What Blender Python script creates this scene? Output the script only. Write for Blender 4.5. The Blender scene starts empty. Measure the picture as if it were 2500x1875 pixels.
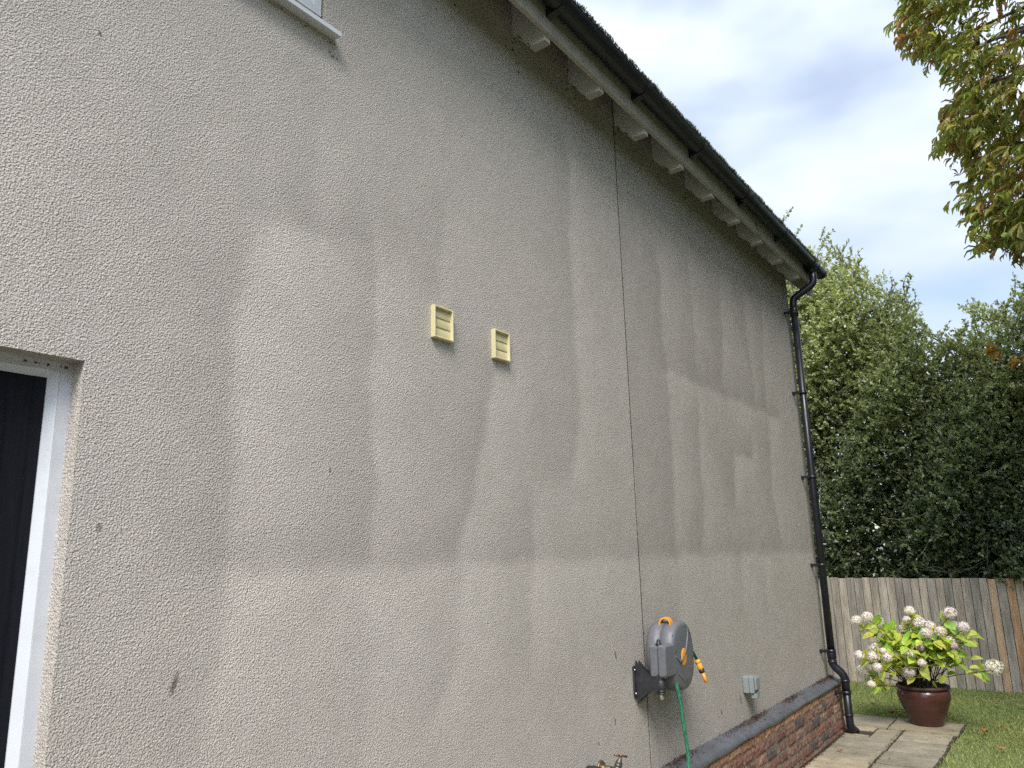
import bpy, math, random
import numpy as np
from mathutils import Vector, Matrix
S = bpy.context.scene
random.seed(7); RNG = np.random.default_rng(11)
R_ = math.radians

# ------------------------------------------------------------------ camera
cam_d = bpy.data.cameras.new('camera'); cam = bpy.data.objects.new('camera', cam_d)
S.collection.objects.link(cam); S.camera = cam
cam_d.sensor_width = 36; cam_d.lens = 1872/2500*36; cam_d.clip_start = .05; cam_d.clip_end = 600
R3 = np.array([[0.81022562, -0.14667639, -0.56746848], [0.58558937, 0.16146142, 0.79436471], [-0.02489028, -0.97591816, 0.21671231]])
m = Matrix.Identity(4)
for i in range(3):
    m[i][0] = R3[i, 0]; m[i][1] = -R3[i, 1]; m[i][2] = -R3[i, 2]
m.translation = Vector((2.005, 0, 1.6)); cam.matrix_world = m

# ------------------------------------------------------------------ sky, sun, exposure
SUN = Vector((.33, -.62, .80)).normalized()
S.view_settings.view_transform = 'Standard'; S.view_settings.look = 'None'
S.view_settings.exposure = .70; S.view_settings.gamma = 1
S.render.engine = 'CYCLES'; S.cycles.use_denoising = False
S.cycles.max_bounces = 8; S.cycles.transparent_max_bounces = 8
w = bpy.data.worlds.new('World'); S.world = w; w.use_nodes = True
nt = w.node_tree; nt.nodes.clear(); N = nt.nodes.new; L = nt.links.new
out = N('ShaderNodeOutputWorld'); mix = N('ShaderNodeMixShader'); b1 = N('ShaderNodeBackground'); b2 = N('ShaderNodeBackground')
sky = N('ShaderNodeTexSky'); sky.sky_type = 'NISHITA'; sky.sun_disc = False
sky.sun_elevation = math.asin(SUN.z); sky.sun_rotation = math.atan2(SUN.x, SUN.y)
L(sky.outputs[0], b1.inputs[0]); b1.inputs[1].default_value = .13
b2.inputs[0].default_value = (.86, .94, 1.06, 1)
tz = N('ShaderNodeTexCoord'); sz_ = N('ShaderNodeSeparateXYZ'); ma = N('ShaderNodeMath'); ma.operation = 'MULTIPLY_ADD'; ma.inputs[1].default_value = .55; ma.inputs[2].default_value = .50
dt = N('ShaderNodeVectorMath'); dt.operation = 'DOT_PRODUCT'; dt.inputs[1].default_value = SUN; mx0 = N('ShaderNodeMath'); mx0.operation = 'MAXIMUM'; mx0.inputs[1].default_value = 0
pw = N('ShaderNodeMath'); pw.operation = 'POWER'; pw.inputs[1].default_value = 3; ad = N('ShaderNodeMath'); ad.operation = 'MULTIPLY_ADD'; ad.inputs[1].default_value = 1.5
L(tz.outputs['Generated'], sz_.inputs[0]); L(tz.outputs['Generated'], dt.inputs[0]); L(sz_.outputs[2], ma.inputs[0]); L(dt.outputs['Value'], mx0.inputs[0]); L(mx0.outputs[0], pw.inputs[0])
L(pw.outputs[0], ad.inputs[0]); L(ma.outputs[0], ad.inputs[2]); L(ad.outputs[0], b2.inputs[1])   # cloud sheet: brighter overhead and round the veiled sun
tc = N('ShaderNodeTexCoord'); mp = N('ShaderNodeMapping'); mp.inputs['Scale'].default_value = (1.6, 1.6, 3.6); mp.inputs['Location'].default_value = (.3, .1, .4)
mp.inputs['Rotation'].default_value = (0, R_(18), 0)
n1 = N('ShaderNodeTexNoise'); n1.inputs['Scale'].default_value = 1.5; n1.inputs['Detail'].default_value = 4; n1.inputs['Roughness'].default_value = .45
cr = N('ShaderNodeValToRGB'); cr.color_ramp.elements[0].position = .40; cr.color_ramp.elements[0].color = (.12, .12, .12, 1); cr.color_ramp.elements[1].position = .63; cr.color_ramp.elements[1].color = (.97, .97, .97, 1)
L(tc.outputs['Generated'], mp.inputs[0]); L(mp.outputs[0], n1.inputs['Vector']); L(n1.outputs['Fac'], cr.inputs[0])
L(cr.outputs[0], mix.inputs[0]); L(b1.outputs[0], mix.inputs[1]); L(b2.outputs[0], mix.inputs[2]); L(mix.outputs[0], out.inputs[0])
sd = bpy.data.lights.new('sun', 'SUN'); sd.energy = 2.7; sd.angle = R_(25); sd.color = (1, .95, .89)
so = bpy.data.objects.new('sun', sd); S.collection.objects.link(so)
so.rotation_euler = (-SUN).to_track_quat('-Z', 'Y').to_euler(); so.location = SUN*30

# ------------------------------------------------------------------ helpers
ORG = {}
def tag(o, label=None, cat=None, group=None, kind=None):
    if label: o['label'] = label
    if cat: o['category'] = cat
    if group: o['group'] = group
    if kind: o['kind'] = kind
    return o
def empty(name, loc, label, cat, group=None):
    o = bpy.data.objects.new(name, None); S.collection.objects.link(o); o.location = loc
    o.empty_display_size = .1; ORG[o] = Vector(loc); return tag(o, label, cat, group)
def link(name, me, parent=None, base=None):
    o = bpy.data.objects.new(name, me); S.collection.objects.link(o)
    if parent: o.parent = parent; ORG[o] = ORG[parent]
    else:
        ORG[o] = Vector(base or (0, 0, 0)); o.location = ORG[o]
    if tuple(ORG[o]) != (0, 0, 0): me.transform(Matrix.Translation(-ORG[o]))
    return o
class MB:
    def __init__(s): s.v = []; s.f = []; s.m = []; s.c = []; s.sm = []; s.mi = 0; s.col = (1, 1, 1); s.smooth = False
    def add(s, vs, fs):
        o = len(s.v); s.v += [tuple(p) for p in vs]; s.c += [s.col]*len(vs)
        for f in fs: s.f.append([o+i for i in f]); s.m.append(s.mi); s.sm.append(s.smooth)
        return o
    def box(s, x0, x1, y0, y1, z0, z1, bev=0):
        if bev <= 0:
            s.add([(x, y, z) for x in (x0, x1) for y in (y0, y1) for z in (z0, z1)],
                  [(0, 1, 3, 2), (4, 6, 7, 5), (0, 4, 5, 1), (2, 3, 7, 6), (0, 2, 6, 4), (1, 5, 7, 3)])
            return
        b = min(bev, (x1-x0)*.49, (y1-y0)*.49, (z1-z0)*.49)
        P = [(y0+b, z0), (y1-b, z0), (y1, z0+b), (y1, z1-b), (y1-b, z1), (y0+b, z1), (y0, z1-b), (y0, z0+b)]
        Q = [(y0+2*b, z0+b), (y1-2*b, z0+b), (y1-b, z0+2*b), (y1-b, z1-2*b), (y1-2*b, z1-b), (y0+2*b, z1-b), (y0+b, z1-2*b), (y0+b, z0+2*b)]
        vs = [(x0, *q) for q in Q]+[(x0+b, *p) for p in P]+[(x1-b, *p) for p in P]+[(x1, *q) for q in Q]
        fs = [tuple(range(7, -1, -1)), tuple(range(24, 32))]
        for k in range(3):
            for i in range(8): j = (i+1) % 8; fs.append((k*8+i, k*8+j, k*8+8+j, k*8+8+i))
        s.add(vs, fs)
    def prism(s, poly, axis, a, b):  # poly of 2D points, extruded along axis from a to b
        def P(p, t): return {'x': (t, p[0], p[1]), 'y': (p[0], t, p[1]), 'z': (p[0], p[1], t)}[axis]
        n = len(poly); vs = [P(p, a) for p in poly]+[P(p, b) for p in poly]
        s.add(vs, [tuple(range(n)), tuple(range(2*n-1, n-1, -1))]+[(i, n+i, n+(i+1) % n, (i+1) % n) for i in range(n)])
    def tube(s, pts, r, n=8, cap=True):
        pts = [Vector(p) for p in pts]; rs = r if hasattr(r, '__len__') else [r]*len(pts)
        prev = None; vs = []
        for i, p in enumerate(pts):
            d = (pts[min(i+1, len(pts)-1)]-pts[max(i-1, 0)]).normalized()
            if prev is None: a = d.orthogonal().normalized()
            else: a = (prev-d*prev.dot(d)).normalized()
            prev = a; b = d.cross(a)
            for k in range(n):
                t = 2*math.pi*k/n; vs.append(p+(a*math.cos(t)+b*math.sin(t))*rs[i])
        fs = []
        for i in range(len(pts)-1):
            for k in range(n): j = (k+1) % n; fs.append((i*n+k, i*n+j, i*n+n+j, i*n+n+k))
        if cap: fs += [tuple(range(n-1, -1, -1)), tuple(range((len(pts)-1)*n, len(pts)*n))]
        s.add(vs, fs)
    def lathe(s, prof, c, n=32, axis=Vector((0, 0, 1)), capb=True, capt=False):
        axis = Vector(axis).normalized(); a = axis.orthogonal().normalized(); b = axis.cross(a); c = Vector(c); vs = []
        for r, h in prof:
            for k in range(n):
                t = 2*math.pi*k/n; vs.append(c+axis*h+(a*math.cos(t)+b*math.sin(t))*r)
        fs = []
        for i in range(len(prof)-1):
            for k in range(n): j = (k+1) % n; fs.append((i*n+k, i*n+j, i*n+n+j, i*n+n+k))
        if capb: fs.append(tuple(range(n-1, -1, -1)))
        if capt: fs.append(tuple(range((len(prof)-1)*n, len(prof)*n)))
        s.add(vs, fs)
    def build(s, name, mats, parent=None, base=None, recalc=True):
        me = bpy.data.meshes.new(name); me.from_pydata(s.v, [], s.f)
        for q in (mats if isinstance(mats, (list, tuple)) else [mats]): me.materials.append(q)
        me.polygons.foreach_set('material_index', s.m); me.polygons.foreach_set('use_smooth', s.sm)
        if any(c != (1, 1, 1) for c in s.c):
            at = me.color_attributes.new('col', 'FLOAT_COLOR', 'POINT')
            at.data.foreach_set('color', np.array([(*c, 1) for c in s.c], 'f').ravel())
        me.update()
        if recalc:
            import bmesh
            bm = bmesh.new(); bm.from_mesh(me); bmesh.ops.recalc_face_normals(bm, faces=bm.faces); bm.to_mesh(me); bm.free()
        return link(name, me, parent, base)
def npmesh(name, verts, faces, mats, cols=None, parent=None, base=None, smooth=False):
    verts = np.asarray(verts, 'f'); faces = np.asarray(faces, 'i'); k = faces.shape[1]
    me = bpy.data.meshes.new(name); me.vertices.add(len(verts)); me.vertices.foreach_set('co', verts.ravel())
    me.loops.add(faces.size); me.loops.foreach_set('vertex_index', faces.ravel())
    me.polygons.add(len(faces)); me.polygons.foreach_set('loop_start', np.arange(0, faces.size, k, dtype='i'))
    if smooth: me.polygons.foreach_set('use_smooth', np.ones(len(faces), bool))
    for q in (mats if isinstance(mats, (list, tuple)) else [mats]): me.materials.append(q)
    if cols is not None:
        at = me.color_attributes.new('col', 'FLOAT_COLOR', 'POINT')
        at.data.foreach_set('color', np.concatenate([np.asarray(cols, 'f'), np.ones((len(cols), 1), 'f')], 1).ravel())
    me.update(calc_edges=True); me.validate()
    return link(name, me, parent, base)
def nrm(a): return a/np.maximum(np.linalg.norm(a, axis=-1, keepdims=True), 1e-9)
def frames(d, up):  # rows: x (width), y (length), z (normal)
    y = nrm(d); x = nrm(np.cross(y, up)); z = np.cross(x, y); return np.stack([x, y, z], 1)
def scatter(T, F, pos, fr, sc, cols):
    T = np.asarray(T, float); F = np.asarray(F)
    sc = np.asarray(sc); sc = sc[:, None, None] if sc.ndim == 1 else sc[:, None, :]
    V = pos[:, None, :]+np.einsum('nki,nij->nkj', T[None]*sc, fr)
    n, k = len(pos), len(T)
    return V.reshape(-1, 3), (F[None]+(np.arange(n)*k)[:, None, None]).reshape(-1, F.shape[1]), np.repeat(cols, k, 0)

# ------------------------------------------------------------------ materials
class NT:
    def __init__(s, name):
        s.m = bpy.data.materials.new(name); s.m.use_nodes = True; s.t = s.m.node_tree
        s.p = s.t.nodes['Principled BSDF']; s.o = s.t.nodes['Material Output']
    def n(s, typ, **k):
        q = s.t.nodes.new('ShaderNode'+typ)
        for a, v in k.items():
            if a in q.inputs.keys(): q.inputs[a].default_value = v
            else: setattr(q, a, v)
        return q
    def l(s, a, b): s.t.links.new(a, b)
    def obj(s):
        return s.n('TexCoord').outputs['Object']
    def noise(s, scale, detail=3, rough=.5, vec=None, mapscale=None):
        q = s.n('TexNoise', Scale=scale, Detail=detail, Roughness=rough); v = vec or s.obj()
        if mapscale:
            mm = s.n('Mapping', Scale=mapscale); s.l(v, mm.inputs[0]); v = mm.outputs[0]
        s.l(v, q.inputs['Vector']); return q.outputs['Fac']
    def ramp(s, fac, *stops):
        q = s.n('ValToRGB'); e = q.color_ramp.elements
        while len(e) < len(stops): e.new(.5)
        for i, (p, c) in enumerate(stops):
            e[i].position = p; e[i].color = (*c, 1) if hasattr(c, '__len__') else (c, c, c, 1)
        s.l(fac, q.inputs[0]); return q.outputs[0]
    def math(s, op, a, b=None):
        q = s.n('Math', operation=op)
        for i, x in enumerate((a, b)):
            if x is None: continue
            if isinstance(x, (int, float)): q.inputs[i].default_value = x
            else: s.l(x, q.inputs[i])
        return q.outputs[0]
    def mul(s, a, b, fac=1, typ='MULTIPLY'):
        q = s.n('MixRGB', blend_type=typ)
        for i, x in ((0, fac), (1, a), (2, b)):
            if isinstance(x, (int, float)): q.inputs[i].default_value = x if i == 0 else (x, x, x, 1)
            elif isinstance(x, tuple): q.inputs[i].default_value = (*x, 1)
            else: s.l(x, q.inputs[i])
        return q.outputs[0]
    def attr(s, name='col'):
        return s.n('Attribute', attribute_name=name).outputs['Color']
    def bump(s, h, strength=.5, dist=.01):
        q = s.n('Bump', Strength=strength, Distance=dist); s.l(h, q.inputs['Height']); s.l(q.outputs[0], s.p.inputs['Normal']); return q
    def color(s, c):
        if isinstance(c, tuple): s.p.inputs['Base Color'].default_value = (*c, 1)
        else: s.l(c, s.p.inputs['Base Color'])
    def rough(s, r):
        if isinstance(r, (int, float)): s.p.inputs['Roughness'].default_value = r
        else: s.l(r, s.p.inputs['Roughness'])
def simple(name, col, rough=.5, var=.12, scale=30, bump=0, bscale=200, metallic=0, dirt=0, attr=False):
    q = NT(name); f = q.noise(scale, 4, .6)
    c = q.mul(q.attr() if attr else col, q.ramp(f, (.25, 1-var), (.75, 1+var)))
    if dirt:
        g = q.ramp(q.noise(9, 6, .7), (.5, 0), (.72, dirt)); c = q.mul(c, (.10, .085, .06), g, 'MIX')
    q.color(c); q.rough(q.ramp(q.noise(scale*.7, 3), (.3, max(rough-.08, .02)), (.7, min(rough+.1, 1))))
    q.p.inputs['Metallic'].default_value = metallic
    if bump: q.bump(q.noise(bscale, 3), bump, .002)
    return q.m
def leafmat(name, rough=.45, trans=.35, tint=(1.1, 1.15, .5), spec=.5):
    q = NT(name); a = q.attr(); c = q.mul(a, q.ramp(q.noise(40, 2), (.3, .8), (.7, 1.2))); q.color(c); q.rough(rough)
    q.p.inputs['Specular IOR Level'].default_value = spec
    t = q.n('BsdfTranslucent'); q.l(q.mul(c, tint), t.inputs[0]); mx = q.n('MixShader'); mx.inputs[0].default_value = trans
    q.l(q.p.outputs[0], mx.inputs[1]); q.l(t.outputs[0], mx.inputs[2]); q.l(mx.outputs[0], q.o.inputs[0]); return q.m

def make_render_mat():
    q = NT('textured_render')
    st = q.attr('stain_and_shade'); sx = q.n('SeparateColor'); q.l(st, sx.inputs[0])
    big = q.noise(1.3, 4, .55); mid = q.noise(6, 4, .6); fine = q.noise(210, 3, .65)
    c = q.ramp(big, (.3, (.474, .437, .390)), (.55, (.514, .474, .423)), (.75, (.511, .475, .436)))
    c = q.mul(c, q.ramp(mid, (.3, .93), (.7, 1.05)))
    c = q.mul(c, q.ramp(fine, (.36, .66), (.60, 1.12)))
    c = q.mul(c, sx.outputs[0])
    # small brown smudges at fixed places on the wall
    o = q.obj(); sep = q.n('SeparateXYZ'); q.l(o, sep.inputs[0]); wob = q.noise(60, 4, .7)
    for (y, z, ry, rz, k, tilt) in MARKS:
        y = y-3.5   # object space of the house
        dy = q.math('DIVIDE', q.math('ADD', q.math('SUBTRACT', sep.outputs[1], y), q.math('MULTIPLY', q.math('SUBTRACT', sep.outputs[2], z), tilt)), ry); dz = q.math('DIVIDE', q.math('SUBTRACT', sep.outputs[2], z), rz)
        d = q.math('ADD', q.math('MULTIPLY', dy, dy), q.math('MULTIPLY', dz, dz))
        d = q.math('ADD', d, q.math('MULTIPLY', q.math('SUBTRACT', wob, .5), 2.6))
        c = q.mul(c, (.10, .075, .05), q.ramp(d, (.25, k), (1.0, 0)), 'MIX')
    q.color(c); q.rough(.92); q.p.inputs['Specular IOR Level'].default_value = .2
    v1 = q.noise(225, 2, .5); v2 = q.n('TexVoronoi', Scale=180, feature='SMOOTH_F1'); mm = q.n('Mapping', Scale=(1, 1, 1)); q.l(q.obj(), mm.inputs[0]); 
    warp = q.n('TexNoise', Scale=120, Detail=1); q.l(q.obj(), warp.inputs['Vector'])
    vv = q.n('MixRGB', blend_type='ADD'); vv.inputs[0].default_value = .007; q.l(mm.outputs[0], vv.inputs[1]); q.l(warp.outputs['Color'], vv.inputs[2]); q.l(vv.outputs[0], v2.inputs['Vector'])
    h = q.math('ADD', q.math('MULTIPLY', v1, .7), q.math('MULTIPLY', v2.outputs['Distance'], .55))
    h = q.math('MULTIPLY', h, q.math('ADD', .55, q.math('MULTIPLY', mid, .9)))
    h = q.math('ADD', h, q.math('MULTIPLY', mid, .3))
    q.bump(h, .9, .0072); return q.m
MARKS = [(.87, 3.05, .006, .013, .7, .3), (.99, 1.69, .008, .015, .6, 0), (1.225, 1.285, .010, .036, .72, -.25), (1.74, 1.89, .006, .012, .7, 0), (3.66, 1.08, .010, .028, .75, .3),
         (3.62, .77, .006, .03, .8, .1), (4.08, .62, .006, .012, .8, 0), (3.45, .70, .007, .008, .9, 0), (5.02, .58, .012, .018, .8, .2), (5.38, .60, .02, .035, .55, .3)]
M_RENDER = make_render_mat()
M_WHITE = simple('white_plastic_frame', (.60, .625, .66), .3, .04, 12, dirt=.12)
M_WPAINT = simple('weathered_white_paint', (.35, .325, .28), .6, .13, 14, .25, 90, dirt=.35)
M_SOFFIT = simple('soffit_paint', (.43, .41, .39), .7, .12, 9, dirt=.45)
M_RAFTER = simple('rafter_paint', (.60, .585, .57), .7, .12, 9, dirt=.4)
M_BLACKP = simple('black_gutter_plastic', (.009, .010, .016), .36, .3, 20, dirt=.04)
M_DOOR = NT('black_woodgrain_door'); _f = M_DOOR.noise(9, 4, .6, mapscale=(3, 14, 1)); M_DOOR.color(M_DOOR.ramp(_f, (.3, (.005, .006, .010)), (.7, (.009, .010, .015)))); M_DOOR.rough(.5); M_DOOR.p.inputs['Specular IOR Level'].default_value = .22; M_DOOR.bump(_f, .25, .002); M_DOOR = M_DOOR.m
M_CREAM = simple('cream_plastic', (.61, .55, .32), .4, .06, 25, dirt=.08)
M_GREY = simple('grey_plastic_reel', (.125, .13, .145), .5, .14, 40, .15, 260, dirt=.22)
M_DGREY = simple('dark_grey_plastic', (.018, .019, .023), .5, .25, 40, dirt=.2)
M_ORANGE = simple('orange_plastic', (.72, .30, .03), .4, .1, 40, dirt=.08)
M_PALEOR = simple('pale_badge_mark', (.8, .55, .25), .45)
M_HOSE = NT('green_braided_hose'); _w = M_HOSE.noise(260, 2, .5, mapscale=(1, 1, .12)); M_HOSE.color(M_HOSE.ramp(_w, (.38, (.012, .10, .05)), (.62, (.06, .26, .15)))); M_HOSE.rough(.35); M_HOSE = M_HOSE.m
M_DHOSE = simple('dark_green_hose', (.01, .035, .018), .4)
M_STEEL = simple('dull_steel', (.6, .6, .58), .3, .1, 60, metallic=.9)
M_SOCKET = simple('pale_grey_plastic', (.215, .245, .245), .45, .06, 30, dirt=.15)
M_BRASS = simple('tarnished_brass', (.19, .145, .075), .42, .3, 60, .3, 300, metallic=.85, dirt=.4)
M_TAPGREY = simple('weathered_tap_metal', (.12, .115, .105), .45, .25, 80, .3, 300, metallic=.7, dirt=.3)
M_COPPER = simple('reddish_tap_handle', (.26, .12, .085), .4, .3, 90, metallic=.7)
M_FOAM = simple('black_foam_cover', (.02, .02, .022), .9, .5, 300, .8, 400)
M_LEAD = simple('grey_lead', (.135, .142, .16), .38, .28, 11, .3, 50, metallic=.35, dirt=.3)
M_DARK = simple('dark_gap', (.02, .018, .015), .9)
M_MORTAR = simple('pale_mortar', (.215, .185, .14), .95, .25, 30, .6, 160)
def brick():
    q = NT('red_brick'); c = q.mul(q.attr(), q.ramp(q.noise(26, 5, .7), (.28, .55), (.72, 1.35)))
    c = q.mul(c, (.34, .29, .22), q.ramp(q.noise(14, 5, .75), (.56, 0), (.74, .5)), 'MIX'); q.color(c); q.rough(.9)
    q.bump(q.noise(45, 5, .65), .8, .012); return q.m
M_BRICK = brick()
M_TILE = simple('dark_roof_tile', (.07, .06, .055), .85, .3, 20, .5, 60)
M_MOSS = simple('moss', (.06, .065, .028), .95, .4, 50, attr=True)
def paving():
    q = NT('buff_paving'); a = q.attr(); f = q.noise(5, 7, .68)
    c = q.mul(a, q.ramp(f, (.28, .6), (.72, 1.25))); c = q.mul(c, (.12, .11, .07), q.ramp(q.noise(3.1, 6, .75), (.5, 0), (.72, .55)), 'MIX')
    q.color(c); q.rough(.9); q.bump(q.noise(9, 7, .65, mapscale=(1, 1.7, 1)), .6, .02); return q.m
M_PAVE = paving()
M_SOIL = simple('dark_soil', (.035, .027, .018), .95, .5, 60, .9, 80)
M_LAWN = NT('lawn_soil'); _f = M_LAWN.noise(3, 5, .6); M_LAWN.color(M_LAWN.ramp(_f, (.3, (.13, .18, .055)), (.7, (.19, .225, .085)))); M_LAWN.rough(.95); M_LAWN.bump(M_LAWN.noise(90, 3), .8, .02); M_LAWN = M_LAWN.m
M_GRASS = leafmat('grass_blade', .55, .35, (1.2, 1.2, .6), .3)
def wood():
    q = NT('weathered_fence_wood'); o = q.obj()
    g = q.noise(13, 6, .62, mapscale=(9, 9, .55)); k = q.noise(3.2, 3, .5, mapscale=(4, 4, .5))
    c = q.mul(q.attr(), q.ramp(g, (.28, .45), (.5, .95), (.75, 1.3))); c = q.mul(c, q.ramp(k, (.3, .7), (.7, 1.2)))
    v = q.n('TexVoronoi', Scale=1); mm = q.n('Mapping', Scale=(11, 1, 3.1)); q.l(o, mm.inputs[0]); q.l(mm.outputs[0], v.inputs['Vector'])
    kn = q.ramp(v.outputs['Distance'], (.05, 1), (.11, 0)); c = q.mul(c, (.34, .31, .26), q.mul(kn, .5), 'MIX')
    q.color(c); q.rough(.85); q.bump(g, .5, .004); return q.m
M_WOOD = wood()
M_BARK = simple('bark', (.09, .075, .055), .95, .35, 14, .8, 40)
M_TWIG = simple('pale_twig', (.17, .15, .10), .85, .3, 40)
M_HOLLY = leafmat('holly_leaf', .30, .28, (1.3, 1.35, .5), .55)
M_CHEST = leafmat('chestnut_leaf', .6, .5, (1.2, 1.1, .5), .3)
M_CONKER = simple('conker_husk', (.22, .29, .07), .6, .25, 60)
M_HYLEAF = leafmat('hydrangea_leaf', .42, .42, (1.25, 1.2, .4), .4)
M_PETAL = leafmat('hydrangea_petal', .6, .3, (1.05, 1, 1), .2)
M_STEM = simple('dark_stem', (.055, .036, .026), .8, .3, 60)
def potmat():
    q = NT('glazed_brown_pot'); f = q.noise(5, 5, .6, mapscale=(1, 1, 4)); 
    c = q.ramp(f, (.3, (.048, .02, .017)), (.6, (.075, .028, .022)), (.8, (.10, .055, .045))); q.color(c)
    q.rough(q.ramp(q.noise(8, 4), (.35, .16), (.7, .38))); q.bump(q.noise(18, 3), .12, .004); return q.m
M_POT = potmat()
M_RIM = simple('matt_pot_rim', (.045, .022, .018), .65, .3, 30, .3, 90)
M_FLEAF = leafmat('dead_leaf', .75, .2, (1.2, .8, .4), .2)
M_GLASS = simple('dark_window_glass', (.02, .023, .026), .08)

# ------------------------------------------------------------------ ground, paving
def struct(o): o['kind'] = 'structure'; return o
q = MB()
gx = sorted(set([-60, -30, -12, -6, -3, 0] + [round(-1+.25*i, 2) for i in range(24)]+[8, 14, 30, 60])); gy = sorted(set([-60, -30, -12, -4, 0, 3]+[round(5+.25*i, 2) for i in range(30)]+[16, 24, 40, 80]))
vs = [(x, y, -.022-(.012*math.sin(x*2.1+y)*math.sin(y*1.3) if (x > 1 and y > 3) else 0)) for y in gy for x in gx]
nx = len(gx); q.add(vs, [(j*nx+i, j*nx+i+1, j*nx+nx+i+1, j*nx+nx+i) for j in range(len(gy)-1) for i in range(nx-1)])
struct(q.build('lawn_ground', M_LAWN))
def slab(q, x0, x1, y0, y1):
    base = random.choice([(.325, .275, .185), (.295, .255, .18), (.27, .24, .175), (.34, .285, .195)]); k = random.uniform(.85, 1.1); q.col = tuple(c*k for c in base)
    nx, ny = 6, 6; vs = []
    dz = random.uniform(-.004, .003); tx = random.uniform(-.006, .006)
    for j in range(ny+1):
        for i in range(nx+1):
            u, v = i/nx, j/ny; e = min(u, 1-u, v, 1-v) < .01
            vs.append((x0+(x1-x0)*u+(random.uniform(-.006, .006) if e else 0), y0+(y1-y0)*v+(random.uniform(-.006, .006) if e else 0), dz+tx*(u-.5)+random.uniform(-.002, .002)-(.004 if e else 0)))
    fs = [(j*(nx+1)+i, j*(nx+1)+i+1, (j+1)*(nx+1)+i+1, (j+1)*(nx+1)+i) for j in range(ny) for i in range(nx)]
    ed = list(range(nx+1))+[(nx+1)*j+nx for j in range(1, ny+1)]+[(nx+1)*ny+i for i in range(nx-1, -1, -1)]+[(nx+1)*j for j in range(ny-1, 0, -1)]
    o = len(vs); vs += [(vs[i][0], vs[i][1], -.045) for i in ed]; n = len(ed)
    fs += [(ed[i], o+i, o+(i+1) % n, ed[(i+1) % n]) for i in range(n)]
    q.smooth = False; q.add(vs, fs)
q = MB(); rows = [7.895, 7.50, 7.08, 6.665]
while rows[-1] > -3: rows.append(rows[-1]-.42)
G = .008
for a, b in zip(rows[1:], rows[:-1]):
    j1 = random.uniform(-.008, .008)
    if abs(b-7.895) < .01:   # the row cut round the gully
        slab(q, .315, .515, a+G, b-G); slab(q, .105, .30, a+G, 7.555); slab(q, .105, .30, 7.745, b-G)
    else: slab(q, .105, .507+j1, a+G, b-G)
    slab(q, .525+j1, .91+random.uniform(-.01, .012), a+G, b-G)
slab(q, -.25, .372, 7.90+G, 8.42); slab(q, .388, .932, 7.90+G, 8.42); slab(q, -.9, -.262, 7.90+G, 8.42)
q.col = (1, 1, 1)
pv = struct(q.build('paving', [M_PAVE]))
q = MB(); q.box(.02, .93, -3.2, 7.9, -.1, -.012); q.box(-.9, .95, 7.901, 8.43, -.1, -.012)
struct(q.build('paving_bed', M_SOIL))

q = MB()  # unseen paving added to cut green lawn bounce on the wall
for i in range(14):
    for j in range(12):
        x0 = .93+i*.45; y0 = -4+j*.60
        if (x0 > 1.0 or True): k = random.uniform(.8, 1.1); q.col = (.20*k, .185*k, .165*k); q.box(x0, x0+.44, y0, y0+.59, -.06, random.uniform(-.004, .002), .004)
struct(q.build('unseen_bounce_patio', M_PAVE))
# ------------------------------------------------------------------ house
house = empty('house', (0, 3.5, 0), 'grey rendered house side with brick plinth and steep roof, filling the left of the picture', 'house')
ZT = 4.62; YE = 7.62; DY0, DY1, DZ = -.06, .916, 2.114; WY0, WY1, WZ0, WZ1 = .62, 1.66, 3.545, 4.30; JY = 3.982
# stain edges: polyline of (y, z), amplitude, width left (dark side), width right (pale side)
EDGES = [([(1.93, 2.75), (1.93, 1.58)], .085, .45, .40), ([(1.42, 2.68), (1.35, 2.41), (1.35, 2.0), (1.38, 1.45)], .06, .30, .45), ([(2.72, 2.55), (2.64, 2.34), (2.6, 2.09), (2.5, 1.82), (2.38, 1.6)], .09, .30, .35),
         ([(3.40, 3.9), (3.39, 2.8), (3.42, 2.4), (3.31, 1.95)], .075, .5, .35), ([(4.52, 3.6), (4.54, 2.74), (4.55, 2.29), (4.49, 1.58)], .10, .40, .45), ([(5.07, 3.75), (5.07, 2.8)], .08, .35, .35),
         ([(5.70, 3.75), (5.64, 3.24), (5.55, 2.8)], .09, .35, .35), ([(6.19, 3.8), (6.29, 2.8)], .08, .35, .3), ([(6.75, 3.85), (6.55, 2.78)], .08, .3, .35), ([(5.04, 2.65), (4.99, 1.86), (4.9, 1.58)], .10, .4, .35),
         ([(5.68, 2.28), (5.60, 1.92)], .13, .30, .5), ([(6.12, 2.42), (6.05, 2.25)], .09, .3, .3), ([(6.62, 2.7), (6.5, 2.1), (6.66, 1.6)], .09, .35, .5), ([(4.53, 1.56), (4.43, 1.0)], .06, .3, .35), ([(5.62, 1.55), (5.6, 1.1)], .06, .4, .4), ([(6.14, 1.55), (6.12, 1.15)], .05, .3, .4), ([(2.94, 1.84), (2.91, 1.1)], .06, .35, .3),
         ([(2.44, 1.55), (2.40, 1.2), (2.22, 1.0)], .06, .3, .3), ([(1.66, 3.4), (1.64, 2.72)], .03, .3, .3), ([(2.35, 3.1), (2.30, 2.62)], .05, .25, .3), ([(1.36, 1.5), (1.30, 1.05)], .05, .3, .3), ([(.62, 2.9), (.60, 2.2)], .03, .3, .3), ([(1.95, 1.5), (1.9, .9)], .03, .4, .4)]
HEDGES = [([(1.25, 1.57), (7.62, 1.555)], .075, .30, .42), ([(4.54, 2.74), (6.9, 2.72)], .11, .35, .3), ([(5.66, 2.28), (6.1, 2.30)], .10, .2, .25), ([(1.4, 2.69), (1.9, 2.74)], .06, .25, .35)]
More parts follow.
